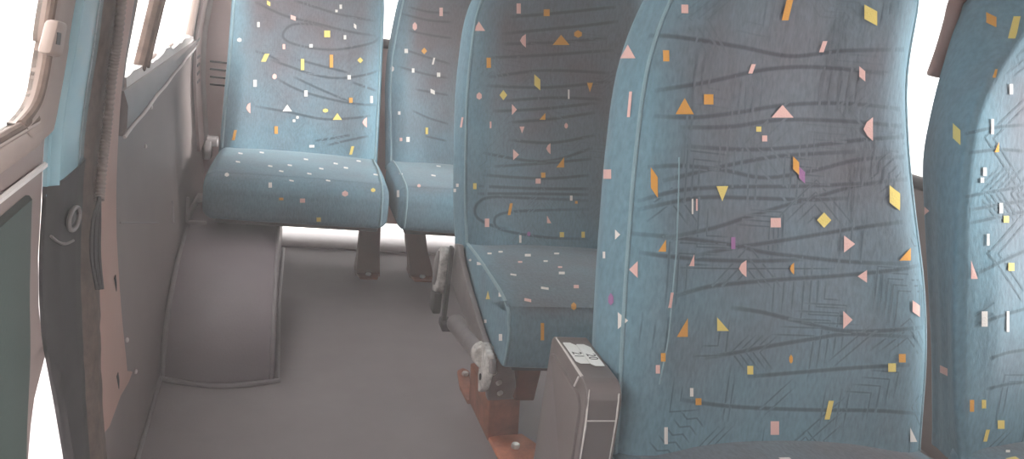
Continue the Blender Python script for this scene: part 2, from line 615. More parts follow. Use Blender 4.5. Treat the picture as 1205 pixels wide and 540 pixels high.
def cushion(xl, xr, y0, depth=0.391, z0=HC, t=0.107, rf=0.04, re=0.02, crown=0.010, wear=0.5):
    """upholstered cushion; returns Cloth and the edge profile (y, z)"""
    pr = [(y0 + 0.03, z0 - t), (y0 + 0.035, z0 - 0.03), (y0 + 0.02, z0 - 0.006), (y0 - 0.06, z0 + 0.001), (y0 - depth * 0.55, z0 + 0.005)]
    yf = y0 - depth
    for k in range(6):
        a = k / 5 * pi / 2
        pr.append((yf + rf - rf * sin(a), z0 - rf * 0.9 + rf * 0.9 * cos(a)))
    pr += [(yf - 0.002, z0 - t * 0.65), (yf + 0.004, z0 - t + 0.012), (yf + 0.014, z0 - t)]
    P = catmull([(0, y, z) for y, z in pr], 3)
    n = len(P)
    N = []
    for i in range(n):
        tg = P[min(i + 1, n - 1)] - P[max(i - 1, 0)]
        N.append(Vector((0, tg.z, -tg.y)).normalized())
    c = Vector((0, y0 - depth * 0.45, z0 - t * 0.5))
    if sum((c - p).dot(q) for p, q in zip(P, N)) < 0:
        N = [-q for q in N]
    xs = []
    for k in range(6):
        a = k / 5 * pi / 2
        xs.append((xl + re * (1 - cos(a)) if False else xl + re - re * cos(a) , re * (1 - sin(a))))
    w = xr - xl
    for k in range(1, 14):
        xs.append((xl + re + (w - 2 * re) * k / 14, 0.0))
    for k in range(5, -1, -1):
        a = k / 5 * pi / 2
        xs.append((xr - re + re * cos(a), re * (1 - sin(a))))
    vs, fs = [], []
    for x, sh in xs:
        u = (x - (xl + xr) / 2) / (w / 2)
        for p, q in zip(P, N):
            top = max(0.0, min(1.0, (p.z - (z0 - 0.03)) / 0.03))
            z = p.z + q.z * sh + crown * (1 - u * u) * top
            y = p.y + q.y * sh - 0.006 * (1 - u * u) * (1 if p.y < yf + 0.03 else 0)
            dx = 0
            vs.append(Vector((x + dx, y, z)))
    m = len(xs)
    for i in range(m - 1):
        for j in range(n):
            j2 = (j + 1) % n
            fs.append((i * n + j, i * n + j2, (i + 1) * n + j2, (i + 1) * n + j))
    for base, flip in ((0, True), ((m - 1) * n, False)):
        ring = [vs[base + j] for j in range(n)]
        ce = sum(ring, Vector()) / n
        prev = base
        for kk in (0.86, 0.45):
            b2 = len(vs)
            vs += [ce + (p - ce) * kk for p in ring]
            for j in range(n):
                j2 = (j + 1) % n
                f = (prev + j, prev + j2, b2 + j2, b2 + j)
                fs.append(f if flip else f[::-1])
            prev = b2
        vs.append(ce)
        for j in range(n):
            f = (prev + j, prev + (j + 1) % n, len(vs) - 1)
            fs.append(f if flip else f[::-1])
    cl = Cloth(vs, fs)
    cl.wear_fn = lambda p: (wear * 0.6 + wear * min(1, max(0, (p.z - (z0 - 0.02)) / 0.02))) * min(1, max(0, (p.x - xl) / 0.05)) * min(1, max(0, (xr - p.x) / 0.05))
    edge = [(p.y, p.z) for p in P]
    return cl, edge


def cushion_piping(parent, cl, x, y0, depth, z0, t, off=0.0015):
    pts = [(x, y0 + 0.0, z0 - 0.004), (x, y0 - depth * 0.3, z0 + 0.001), (x, y0 - depth * 0.7, z0 + 0.002),
           (x, y0 - depth + 0.03, z0 - 0.004), (x, y0 - depth + 0.008, z0 - 0.02), (x, y0 - depth - 0.001, z0 - 0.045),
           (x, y0 - depth, z0 - t * 0.75), (x, y0 - depth + 0.006, z0 - t + 0.008)]
    out = []
    for p in catmull(pts, 5):
        loc, nn, i, d = cl.bvh.find_nearest(p)
        out.append(loc + nn * off if loc is not None else p)
    MB().tube(out, 0.0030, 8).build('piping', M['piping'], parent)


def back_piping(parent, back, side, r=0.0032, a=0.010):
    pts = back.seam(side, a)
    MB().tube([p - back.D * 0.0008 for p in pts], r, 8).build('piping', M['piping'], parent)


def seat_shell(parent, back):
    """moulded rear shell behind the upholstery"""
    xl, xr, T = back.xb or back.xl, back.xr, back.T
    mb = MB()
    NR = 20
    vs, fs = [], []
    for i in range(NR):
        sv = -0.02 + (back.smax - 0.05) * i / (NR - 1)
        L, R = smooth_table(xl, sv) + 0.02, smooth_table(xr, sv) - 0.02
        for x, d in ((L, T - 0.004), (L + 0.01, T + 0.010), (L + 0.05, T + 0.016), ((L + R) / 2, T + 0.018), (R - 0.05, T + 0.016), (R - 0.01, T + 0.010), (R, T - 0.004)):
            vs.append(back.pt(x, sv, d))
    for i in range(NR - 1):
        for j in range(7):
            j2 = (j + 1) % 7
            fs.append((i * 7 + j, i * 7 + j2, (i + 1) * 7 + j2, (i + 1) * 7 + j))
    fs.append(tuple(range(7))[::-1]); fs.append(tuple((NR - 1) * 7 + j for j in range(7)))
    mb.add(vs, fs)
    mb.build('seat_shell', M['seat_shell'], parent)


def leg_pedestal(parent, x, y, top=0.25, dx=0.0, w=0.066, d=0.07, m='rust_dark'):
    """sheet-metal leg widening into a bolted foot"""
    mb = MB()
    sec = [(top, 1.0, 0.0), (0.16, 0.94, 0.25), (0.09, 0.95, 0.55), (0.045, 1.02, 0.85), (0.012, 1.1, 1.0), (0.0, 1.12, 1.0)]
    vs, fs = [], []
    for z, k, t in sec:
        cx = x - dx * (1 - t)
        for a, b in ((-1, -1), (1, -1), (1, 1), (-1, 1)):
            vs.append((cx + a * w / 2 * k, y + b * d / 2 * (1 + (k - 1) * 2), z))
    for i in range(len(sec) - 1):
        for j in range(4):
            j2 = (j + 1) % 4
            fs.append((i * 4 + j, (i + 1) * 4 + j, (i + 1) * 4 + j2, i * 4 + j2))
    fs.append((3, 2, 1, 0)[::-1]); fs.append(tuple((len(sec) - 1) * 4 + j for j in range(4))[::-1])
    mb.add(vs, fs)
    leg = mb.build('leg', M[m], parent, angle=30)
    f = MB()
    f.prism([(x - w * 0.56, y - d * 0.5, 0), (x - w * 0.4, y - d * 0.5 - 0.045, 0), (x + w * 0.4, y - d * 0.5 - 0.045, 0), (x + w * 0.56, y - d * 0.5, 0)], (0, 0, 0.008), 0.002)
    foot = f.build('foot_plate', M['rust'], leg, angle=30)
    b = MB()
    b.cyl((x, y - d * 0.5 - 0.025, 0.008), (x, y - d * 0.5 - 0.025, 0.016), 0.009, 6, bev=0.002)
    b.build('bolt', M['bolt'], leg)
    return leg


def seat_pan(parent, xl, xr, y0, depth=0.391, z=HC - 0.107):
    mb = MB()
    mb.box((xl + 0.02, y0 - depth + 0.03, z - 0.016), (xr - 0.02, y0 + 0.02, z + 0.004), 0.005)
    mb.box((xl + 0.04, y0 - depth + 0.10, z - 0.034), (xr - 0.04, y0 - depth + 0.135, z - 0.012), 0.004)
    mb.box((xl + 0.04, y0 - 0.08, z - 0.034), (xr - 0.04, y0 - 0.045, z - 0.012), 0.004)
    return mb.build('cushion_frame', M['dark_metal'], parent)


def scatter(back, rnd, n, x0, x1, s0, s1):
    for _ in range(n):
        x, sv, r = rnd.uniform(x0, x1), rnd.uniform(s0, s1), rnd.uniform(0.004, 0.010)
        o = shape_px(rnd.choice(['tu', 'tr', 'sq', 'pa', 'pb', 'rl', 'di']), 0, 0, r * 2, r * rnd.uniform(1.6, 3))
        back.cl.poly([back.front_ray(x + p, sv - q) for p, q in o], 1 + rnd.randrange(4))


def scatter_top(cl, rnd, n, x0, x1, y0, y1):
    for _ in range(n):
        x, y, r = rnd.uniform(x0, x1), rnd.uniform(y0, y1), rnd.uniform(0.004, 0.009)
        o = shape_px(rnd.choice(['tu', 'tr', 'sq', 'pa', 'rl', 'di']), 0, 0, r * 2, r * rnd.uniform(1.6, 2.6))
        cl.poly([(Vector((x + p, y + q, 0.7)), Vector((0, 0, -1))) for p, q in o], 1 + rnd.randrange(4))


# ---- near seat (large, right of centre)
near = thing('passenger_seat', (0.575, 0.70, 0), 'nearest and largest patterned bus seat, with a grey number-stickered side cover', 'seat', 'patterned bus seats')
N_XL = [(-0.03, 0.366), (0.06, 0.364), (0.12, 0.361), (0.2, 0.358), (0.325, 0.357), (0.42, 0.360), (0.468, 0.367), (0.517, 0.382), (0.58, 0.41), (0.66, 0.46)]
N_XR = [(-0.03, 0.808), (0.0, 0.806), (0.12, 0.799), (0.208, 0.784), (0.335, 0.750), (0.397, 0.736), (0.469, 0.724), (0.52, 0.727), (0.57, 0.731), (0.62, 0.715), (0.66, 0.68)]
nb = Back(0.767, N_XL, N_XR, T=0.105, smax=0.68)
swirls(nb.cl, [
    [(764, 42), (800, 44), (870, 55), (930, 66), (990, 60), (1070, 58)],
    [(770, 107), (830, 97), (900, 82), (960, 79), (1040, 86)],
    [(770, 137), (820, 138), (870, 132), (930, 123), (1000, 122), (1072, 130)],
    [(800, 150), (860, 149), (920, 141), (1000, 143), (1074, 150)],
    [(805, 172), (880, 176), (950, 172), (1010, 165), (1075, 160)],
    [(762, 197), (800, 195), (850, 200), (900, 209), (960, 200), (1010, 188), (1076, 184)],
    [(780, 213), (840, 198), (900, 186), (940, 182), (1010, 178)],
    [(750, 237), (800, 224), (860, 220), (950, 219), (1040, 214)],
    [(750, 247), (820, 233), (880, 233), (950, 235), (1000, 233)],
    [(780, 281), (840, 268), (880, 255), (930, 240), (960, 232), (1010, 218), (1072, 210)],
    [(735, 274), (800, 280), (860, 288), (900, 297), (950, 303), (1000, 308), (1070, 311)],
    [(818, 301), (860, 292), (900, 286), (950, 278), (1010, 268), (1062, 261)],
    [(752, 297), (790, 302), (840, 306), (900, 307), (945, 305)],
    [(790, 350), (830, 338), (870, 333), (930, 328), (980, 325), (1050, 318), (1082, 312)],
    [(860, 362), (895, 367), (940, 378), (990, 389), (1040, 389), (1086, 385)],
    [(830, 421), (870, 414), (900, 408), (960, 398), (1000, 393), (1080, 397)],
    [(880, 443), (940, 438), (1000, 433), (1070, 429)],
    [(800, 470), (860, 478), (950, 482), (1030, 483), (1084, 487)]], 0.0034, 0.72)
swirls(nb.cl, [[(800, 315), (860, 316), (920, 316), (982, 316)]], 0.0012, 0.7)
emboss(nb, random.Random(5), 34, 0.55, 0.0, 0.36)
emboss(nb, random.Random(6), 22, 0.18, 0.36, 0.64)
confetti(nb.cl, [
    ('sq', 806, 11, 8, 10, 'P'), ('tu', 740, 61, 18, 16, 'P'), ('sq', 784, 66, 7, 13, 'O'), ('pb', 884, 81, 9, 11, 'P'), ('tu', 805, 125, 21, 19, 'O'),
    ('sq', 833, 117, 11, 12, 'O'), ('tu', 920, 131, 26, 15, 'P'), ('sq', 892, 152, 6, 6, 'Y'), ('sq', 899, 163, 6, 7, 'P'), ('hx', 715, 86, 5, 6, 'Y'),
    ('sq', 720, 97, 5, 8, 'P'), ('pb', 742, 123, 6, 30, 'P'), ('pb', 926, 11, 14, 26, 'O'), ('pa', 1024, 18, 15, 25, 'Y'), ('pb', 968, 55, 10, 13, 'P'),
    ('pa', 1014, 87, 7, 18, 'P'), ('hl', 1021, 152, 11, 28, 'P'), ('pa', 770, 215, 8, 36, 'O'), ('td', 849, 228, 14, 18, 'Y'), ('sq', 716, 205, 9, 11, 'P'),
    ('sq', 814, 243, 2, 18, 'W'), ('sq', 819, 241, 2, 14, 'P'), ('sq', 912, 262, 12, 11, 'P'), ('tr', 728, 276, 6, 12, 'W'), ('rl', 779, 289, 9, 14, 'O'),
    ('sq', 862, 286, 5, 14, 'V'), ('tl', 746, 317, 10, 20, 'P'), ('rl', 813, 306, 6, 14, 'P'), ('hl', 873, 316, 9, 20, 'P'), ('hl', 931, 316, 5, 14, 'O'),
    ('pa', 936, 195, 7, 22, 'O'), ('pa', 943, 206, 7, 20, 'V'), ('hx', 720, 352, 6, 15, 'V'), ('pb', 789, 353, 6, 18, 'P'), ('pa', 1052, 233, 12, 30, 'Y'),
    ('di', 969, 259, 17, 18, 'Y'), ('tr', 999, 287, 13, 20, 'P'), ('rl', 1064, 299, 13, 15, 'O'), ('tl', 1014, 325, 11, 15, 'P'), ('pa', 1077, 363, 8, 20, 'P'),
    ('tr', 734, 377, 12, 20, 'W'), ('rl', 802, 385, 13, 22, 'O'), ('rr', 850, 381, 14, 16, 'Y'), ('sq', 780, 420, 5, 10, 'O'), ('sq', 774, 434, 5, 10, 'P'),
    ('hx', 930, 422, 4, 11, 'O'), ('sq', 882, 435, 7, 10, 'Y'), ('sq', 813, 461, 4, 10, 'W'), ('sq', 821, 472, 7, 8, 'O'), ('sq', 911, 503, 10, 16, 'P'),
    ('pb', 832, 531, 12, 13, 'Y'), ('sq', 783, 512, 4, 20, 'W'), ('tr', 997, 376, 11, 21, 'P'), ('sq', 1061, 421, 8, 10, 'O'), ('sq', 1049, 432, 9, 10, 'Y'),
    ('pb', 975, 482, 11, 22, 'Y'), ('rr', 1074, 511, 8, 17, 'W'), ('pb', 1091, 396, 6, 9, 'W'), ('sq', 712, 300, 3, 8, 'W')])
n_back = nb.cl.build('backrest', near)
back_piping(n_back, nb, -1, 0.0028)
back_piping(n_back, nb, 1, 0.0024)
seat_shell(near, nb)
sp = []
for p in catmull([(799, 185, 0), (798, 240, 0), (796, 290, 0), (792, 340, 0), (786, 400, 0), (776, 452, 0)], 8):
    h = nb.cl.bvh.ray_cast(EYE, ray(p.x, p.y))
    sp.append(h[0])
MB().tube(sp, 0.0011, 6).build('panel_seam', M['piping'], n_back)
ncl, _e = cushion(0.362, 0.806, 0.767, re=0.02, crown=0.016)
scatter_top(ncl, random.Random(33), 24, 0.39, 0.78, 0.40, 0.735)
n_c = ncl.build('seat_cushion', near)
cushion_piping(n_c, ncl, 0.366, 0.767, 0.391, HC, 0.107)
seat_pan(near, 0.362, 0.806, 0.767)
leg_pedestal(near, 0.44, 0.62, dx=0.0)
leg_pedestal(near, 0.74, 0.62, dx=0.0)
# grey side cover with the number stickers
YB, YF = 0.880, 0.742
mb = MB()
X0, X1 = 0.3165, 0.3585
prof = []
for (cy_, cz_, a0, a1, r) in ((YB - 0.012, 0.449 - 0.012, 0, 90, 0.012), (YF + 0.022, 0.446 - 0.022, 90, 180, 0.022)):
    for k in range(7):
        a = math.radians(a0 + (a1 - a0) * k / 6)
        prof.append((cy_ + r * cos(a), cz_ + r * sin(a)))
prof += [(YF - 0.004, 0.30), (YF + 0.002, 0.20), (YF + 0.03, 0.17), (YB - 0.02, 0.17), (YB, 0.20)]
mb.prism([(X0, y, z) for y, z in prof], (X1 - X0, 0, 0), 0.006, seg=3)
cover = mb.build('side_cover', M['cover_plastic'], near, label='grey plastic side cover carrying white number stickers')
# raised panel on the aisle face
pp = [(y * 0.86 + 0.113, z * 0.9 + 0.026) for y, z in prof]
MB().prism([(X0 - 0.0035, y, z) for y, z in pp], (0.006, 0, 0), 0.0025).build('cover_panel', M['cover_plastic'], cover)
# pale tubes painting the edge highlight and its downward branch
mb = MB()
mb.tube([(X0 + 0.0015, YB - 0.012, 0.4480), (X0 + 0.0015, (YB + YF) / 2, 0.4472), (X0 + 0.0015, YF + 0.026, 0.4455)], [0.0012, 0.0016, 0.0018], 6)
mb.tube([(X0 - 0.0005, YF + 0.030, 0.4430), (X0 - 0.0006, YF + 0.040, 0.4250), (X0 - 0.0006, YF + 0.046, 0.400)], [0.0014, 0.0012, 0.0005], 6)
mb.tube([(X0 + 0.003, YF + 0.003, 0.441), (X0 + 0.003, YF - 0.003, 0.40), (X0 + 0.003, YF - 0.004, 0.34)], [0.0006, 0.0014, 0.0006], 6)
mb.tube([(X1 - 0.004, YF + 0.0025, 0.437), (X1 - 0.004, YF - 0.002, 0.41), (X1 - 0.004, YF - 0.003, 0.34)], [0.0010, 0.0012, 0.0006], 6)
mb.build('edge_highlight', M['highlight_seam'], cover)
MB().box((X0 + 0.004, YF - 0.0015, 0.405), (X1 - 0.003, YF + 0.004, 0.4065), 0.0004, 1).build('seam_line', M['highlight_seam'], cover)


def text_mesh(name, s, size, mtx, mat_, parent):
    cu = bpy.data.curves.new('t', 'FONT')
    cu.body = s
    cu.size = size
    cu.align_x = 'CENTER'
    cu.align_y = 'CENTER'
    cu.extrude = 0.0001
    t = bpy.data.objects.new('t', cu)
    COL.objects.link(t)
    dg = bpy.context.evaluated_depsgraph_get()
    me = t.evaluated_get(dg).to_mesh()
    vs = [mtx @ v.co for v in me.vertices]
    fs = [tuple(p.vertices) for p in me.polygons]
    COL.objects.unlink(t)
    bpy.data.objects.remove(t)
    return obj(name, vs, fs, mat_, parent, smooth=False)


ZT = 0.4487
for (ya, yb_, num) in ((0.800, 0.868, ''),):
    pass
stk = [((0.3215, 0.3362), (0.796, 0.852), '21'), ((0.3372, 0.3525), (0.790, 0.848), '20')]
for (xa, xb), (ya, yb_), num in stk:
    zf = lambda y: 0.4460 + 0.003 * (y - YF) / (YB - YF)
    vs = [(xa, ya, ZT), (xb, ya, ZT), (xb, yb_, ZT + 0.0008), (xa, yb_, ZT + 0.0008)]
    mb = MB()
    mb.prism([(xa, ya + 0.006, ZT - .0006), (xa + .004, ya, ZT - .0006), (xb, ya, ZT - .0006), (xb, yb_ - .008, ZT), (xb - .006, yb_, ZT), (xa, yb_, ZT)], (0, 0, 0.0009))
    st = mb.build('number_sticker', M['sticker'], cover)
    mtx = Matrix.Translation(((xa + xb) / 2, (ya + yb_) / 2 - 0.006, ZT + 0.0007)) @ Matrix.Rotation(-pi / 2, 4, 'Z')
    text_mesh('printed_number', num, 0.0165, mtx, M['print'], st)
# ---- seat at the right edge of the photo
right = thing('passenger_seat', (1.06, 0.70, 0), 'patterned bus seat at the right edge of the photo, cut by the frame', 'seat', 'patterned bus seats')
T_XL = [(-0.03, 0.868), (0.05, 0.846), (0.15, 0.828), (0.308, 0.814), (0.40, 0.813), (0.44, 0.818), (0.482, 0.836), (0.53, 0.862), (0.58, 0.895), (0.66, 0.95)]
T_XR = [(-0.03, 1.305), (0.2, 1.29), (0.35, 1.26), (0.45, 1.24), (0.55, 1.22), (0.66, 1.16)]
T_XB = [(-0.03, 0.905), (0.1, 0.885), (0.2, 0.865), (0.38, 0.832), (0.47, 0.842), (0.57, 0.862), (0.66, 0.90)]
tb = Back(0.767, T_XL, T_XR, T=0.115, smax=0.68, rnd=0.6, crest=0.003, xb=T_XB)
swirls(tb.cl, [
    [(1135, 158), (1170, 150), (1205, 147)], [(1140, 180), (1175, 176), (1205, 178)],
    [(1135, 232), (1170, 225), (1210, 219)], [(1142, 247), (1180, 240), (1210, 236)], [(1140, 263), (1180, 254), (1210, 248)],
    [(1150, 322), (1180, 307), (1210, 293)], [(1150, 381), (1180, 371), (1210, 362)], [(1165, 422), (1185, 415), (1210, 411)], [(1160, 458), (1185, 452), (1210, 449)]], 0.0030, 0.6)
emboss(tb, random.Random(9), 32, 0.5, 0.0, 0.5)
confetti(tb.cl, [
    ('pa', 1167, 24, 12, 18, 'O'), ('pb', 1194, 33, 15, 26, 'Y'), ('pb', 1171, 87, 6, 10, 'O'), ('sq', 1189, 105, 4, 12, 'W'), ('td', 1113, 88, 10, 18, 'P'),
    ('sq', 1167, 149, 3, 18, 'W'), ('rl', 1172, 173, 5, 12, 'O'), ('pa', 1127, 158, 9, 26, 'Y'), ('sq', 1158, 202, 4, 10, 'W'), ('sq', 1155, 212, 4, 6, 'W'),
    ('sq', 1177, 245, 4, 12, 'W'), ('sq', 1183, 258, 6, 8, 'Y'), ('sq', 1189, 314, 7, 9, 'Y'), ('tr', 1092, 248, 6, 10, 'P'), ('rr', 1146, 317, 8, 22, 'P'),
    ('sq', 1162, 282, 3, 14, 'W'), ('sq', 1158, 375, 7, 18, 'W'), ('sq', 1185, 378, 3, 24, 'W'), ('pa', 1112, 436, 9, 13, 'P'), ('sq', 1143, 477, 5, 14, 'O'),
    ('sq', 1157, 475, 5, 10, 'Y'), ('sq', 1177, 499, 8, 10, 'Y'), ('pb', 1160, 512, 8, 14, 'Y')])
scatter(tb, random.Random(31), 26, 0.955, 1.25, 0.03, 0.6)
t_back = tb.cl.build('backrest', right)
seat_shell(right, tb)
tcl, _e = cushion(0.862, 1.305, 0.767, re=0.035, crown=0.02)
confetti(tcl, [('sq', 1186, 532, 5, 3, 'W')])
scatter_top(tcl, random.Random(32), 22, 0.90, 1.27, 0.40, 0.74)
t_c = tcl.build('seat_cushion', right)
seat_pan(right, 0.862, 1.305, 0.767)
leg_pedestal(right, 0.95, 0.62)
leg_pedestal(right, 1.22, 0.62)
# brownish side trim on its upper edge
pts = []
for u, v in ((1098, 90), (1104, 74), (1112, 50), (1119, 25), (1125, 2)):
    pts.append(on_axis(u, v, 1, 0.985))
pts.append(pts[-1] + (pts[-1] - pts[-2]) * 0.5 + Vector((0.012, 0, 0)))
tf = catmull(pts, 4)
MB().tube(tf, [0.010 if i else 0.008 for i in range(len(tf))], 10).build('side_trim', M['brown_trim'], right, label='brownish pink plastic trim strip')

# ---- middle seat
mid = thing('passenger_seat', (0.56, 1.50, 0), 'middle teal patterned bus seat on a rusty pedestal, half hidden behind the nearest seat', 'seat', 'patterned bus seats')
M_XL = [(-0.03, 0.350), (0.0, 0.346), (0.08, 0.336), (0.15, 0.331), (0.25, 0.325), (0.33, 0.322), (0.45, 0.327), (0.5, 0.336), (0.56, 0.36), (0.64, 0.40)]
M_XR = [(-0.03, 0.80), (0.12, 0.795), (0.25, 0.775), (0.4, 0.745), (0.5, 0.735), (0.56, 0.73), (0.64, 0.69)]
mbk = Back(1.598, M_XL, M_XR, T=0.125, smax=0.66, lum=0.012, rnd=0.9)
mbk.wmax = 0.8
swirls(mbk.cl, [
    [(590, 40), (650, 34), (690, 30), (728, 25)], [(575, 68), (640, 65), (722, 59)], [(575, 91), (640, 83), (718, 86)], [(570, 101), (640, 103), (700, 98), (716, 95)],
    [(590, 119), (650, 115), (708, 117)], [(580, 131), (640, 128), (702, 121)], [(600, 144), (650, 140), (702, 132)], [(600, 165), (650, 168), (700, 159)],
    [(568, 180), (640, 190), (697, 174)], [(580, 196), (640, 192), (697, 187)], [(568, 206), (640, 210), (694, 206)], [(562, 219), (640, 222), (693, 222)], [(562, 228), (630, 228), (693, 229)],
    [(693, 236), (620, 233), (577, 232), (561, 241), (561, 255), (578, 265), (600, 270)], [(693, 246), (620, 248), (592, 251), (582, 258), (590, 270), (640, 279), (692, 281)],
    [(600, 20), (660, 15), (725, 8)], [(590, 52), (650, 50), (715, 45)]], 0.0044, 0.68)
emboss(mbk, random.Random(12), 30, 0.2, 0.0, 0.5)
confetti(mbk.cl, [
    ('sq', 610, 10, 5, 12, 'P'), ('sq', 643, 15, 7, 8, 'O'), ('tu', 564, 31, 14, 11, 'P'), ('hl', 615, 48, 7, 16, 'P'), ('tu', 660, 47, 20, 12, 'O'), ('hx', 680, 40, 9, 9, 'O'),
    ('sq', 575, 74, 5, 12, 'O'), ('pa', 632, 97, 7, 19, 'Y'), ('hx', 564, 113, 6, 9, 'P'), ('di', 592, 112, 9, 12, 'Y'), ('td', 694, 103, 7, 11, 'O'), ('tr', 605, 129, 6, 13, 'P'),
    ('rl', 638, 137, 7, 8, 'O'), ('sq', 669, 111, 2, 11, 'W'), ('sq', 541, 57, 6, 8, 'P'), ('pb', 544, 144, 4, 12, 'P'), ('tu', 532, 204, 5, 10, 'W'), ('sq', 539, 218, 3, 4, 'W'),
    ('sq', 536, 224, 3, 4, 'W'), ('pb', 529, 245, 4, 14, 'P'), ('sq', 531, 285, 3, 7, 'W'), ('sq', 527, 158, 3, 8, 'W'), ('tr', 607, 182, 7, 13, 'P'), ('hl', 645, 175, 5, 13, 'P'),
    ('rl', 659, 191, 9, 12, 'O'), ('sq', 639, 206, 5, 6, 'O'), ('sq', 633, 213, 6, 6, 'P'), ('sq', 559, 219, 4, 7, 'Y'), ('pb', 600, 246, 6, 14, 'O'), ('sq', 573, 262, 5, 10, 'P'),
    ('rr', 646, 258, 5, 9, 'P'), ('sq', 661, 276, 5, 6, 'Y'), ('hx', 622, 275, 4, 6, 'V'), ('sq', 612, 281, 2.5, 9, 'W'), ('sq', 678, 238, 3, 3, 'O'), ('sq', 672, 233, 3, 6, 'W'),
    ('td', 614, 153, 6, 8, 'P'), ('sq', 686, 276, 4, 7, 'Y'), ('sq', 577, 147, 2, 8, 'P'), ('hx', 666, 148, 4, 7, 'P')])
m_back = mbk.cl.build('backrest', mid)
back_piping(m_back, mbk, -1, 0.0034)
seat_shell(mid, mbk)
mcl, _e = cushion(0.355, 0.80, 1.598, re=0.010, rf=0.035, crown=0.006, wear=0.4)
confetti(mcl, [
    ('hx', 554, 306, 3, 3, 'W'), ('rr', 567, 310, 10, 4, 'W'), ('sq', 576, 299, 5, 2, 'W'), ('sq', 589, 297, 5, 2, 'W'), ('sq', 621, 301, 7, 3, 'W'), ('sq', 612, 309, 5, 2, 'P'),
    ('sq', 642, 308, 5, 2, 'W'), ('pa', 604, 324, 7, 3, 'W'), ('sq', 659, 315, 5, 2, 'P'), ('sq', 661, 322, 7, 3, 'W'), ('pa', 641, 340, 9, 4, 'W'), ('sq', 678, 338, 6, 4, 'P'),
    ('pa', 621, 354, 8, 5, 'P'), ('hx', 675, 361, 6, 9, 'O'), ('sq', 638, 390, 4, 20, 'O'), ('sq', 556, 346, 3, 7, 'Y'), ('tu', 575, 347, 5, 10, 'Y'), ('sq', 589, 347, 3, 5, 'W'),
    ('sq', 572, 378, 3, 4, 'W'), ('sq', 590, 397, 4, 8, 'W'), ('sq', 655, 299, 6, 2, 'W')])
m_c = mcl.build('seat_cushion', mid)
cushion_piping(m_c, mcl, 0.359, 1.598, 0.391, HC, 0.107)
seat_pan(mid, 0.36, 0.80, 1.598)
# side plate of the folding mechanism
XP = 0.338
side = [(1.640, 0.335), (1.600, 0.345), (1.560, 0.322), (1.45, 0.292), (1.33, 0.268), (1.225, 0.250), (1.215, 0.232), (1.26, 0.222), (1.40, 0.232), (1.55, 0.240), (1.63, 0.25)]
MB().prism([(XP, y, z) for y, z in side], (0.012, 0, 0), 0.003).build('side_plate', M['grey_metal'], mid)
mb = MB()
hp = [(1.735, 0.270), (1.700, 0.300), (1.655, 0.318), (1.632, 0.302), (1.636, 0.25), (1.650, 0.205), (1.690, 0.178), (1.730, 0.190), (1.748, 0.225)]
hp3 = [(XP - 0.022, 1.70 + (y - 1.69) * 0.62, 0.255 + (z - 0.25) * 0.93) for y, z in hp]
mb.prism(hp3, (0.020, 0, 0), 0.006, seg=3)
hinge = mb.build('hinge_cover', M['worn_chrome'], mid, label='chipped silver hinge cover')
MB().prism([(XP - 0.026, 1.70 + (y - 1.69) * 0.40, 0.262 + (z - 0.25) * 0.62) for y, z in hp], (0.006, 0, 0), 0.002).build('hinge_cap', M['grey_metal'], hinge)
MB().prism([(XP - 0.028, 1.655, 0.215), (XP - 0.028, 1.655, 0.165), (XP - 0.028, 1.715, 0.160), (XP - 0.028, 1.715, 0.200)], (0.018, 0, 0), 0.004).build('hinge_stop', M['dark_metal'], hinge)
mb = MB()
mb.box((XP - 0.014, 1.602, 0.165), (XP - 0.006, 1.624, 0.335), 0.002)
mb.box((XP - 0.018, 1.578, 0.155), (XP + 0.004, 1.628, 0.172), 0.003)
mb.build('release_rod', M['dark_metal'], mid)
mb = MB()
tub0, tub1 = Vector((XP + 0.002, 1.545, 0.190)), Vector((XP + 0.004, 1.285, 0.236))
mb.cyl(tub0, tub1, 0.0195, 20, bev=0.004)
tube = mb.build('pivot_tube', M['grey_metal'], mid)
mb = MB()
dv = (tub1 - tub0).normalized()
mb.cyl(tub1 - dv * 0.018, tub1 - dv * 0.002, 0.0225, 20, bev=0.002)
mb.cyl(tub1 + dv * 0.004, tub1 + dv * 0.012, 0.0225, 20, bev=0.002)
mb.build('clamp_ring', M['worn_chrome'], tube)
mb = MB()
mb.prism([(XP - 0.004, 1.285, 0.262), (XP - 0.004, 1.238, 0.258), (XP - 0.004, 1.226, 0.230), (XP - 0.004, 1.245, 0.190), (XP - 0.004, 1.268, 0.172), (XP - 0.004, 1.285, 0.20)], (0.014, 0, 0), 0.003)
tab = mb.build('lock_tab', M['worn_chrome'], mid, label='scratched silver lock tab')
MB().cyl((XP - 0.0055, 1.262, 0.205), (XP - 0.003, 1.262, 0.205), 0.006, 14).build('tab_hole', M['black'], tab)
# pedestal: channel, block, flared foot
mb = MB()
mb.prism([(0.438, 1.375, 0.10), (0.478, 1.375, 0.10), (0.478, 1.345, 0.236), (0.425, 1.345, 0.236)], (0, 0.11, 0.0), 0.003)
mb.build('leg', M['rust_dark'], mid)
mb = MB()
mb.prism([(0.400, 1.395, 0.0), (0.470, 1.415, 0.0), (0.458, 1.40, 0.094), (0.392, 1.39, 0.094)], (-0.006, 0.17, 0.0), 0.004)
blk = mb.build('leg_block', M['rust'], mid)
mb = MB()
mb.prism([(0.388, 1.388, 0.092), (0.452, 1.398, 0.092), (0.400, 1.300, 0.226), (0.350, 1.300, 0.226)], (-0.004, 0.012, 0.008), 0.003)
br = mb.build('slanted_bracket', M['grey_metal'], mid)
for y, z, x in ((1.362, 0.130, 0.400), (1.345, 0.160, 0.390), (1.325, 0.190, 0.372)):
    MB().cyl((x, y - 0.004, z - 0.006), (x, y - 0.016, z + 0.002), 0.0045, 10).build('rivet', M['bolt'], br)
mb = MB()
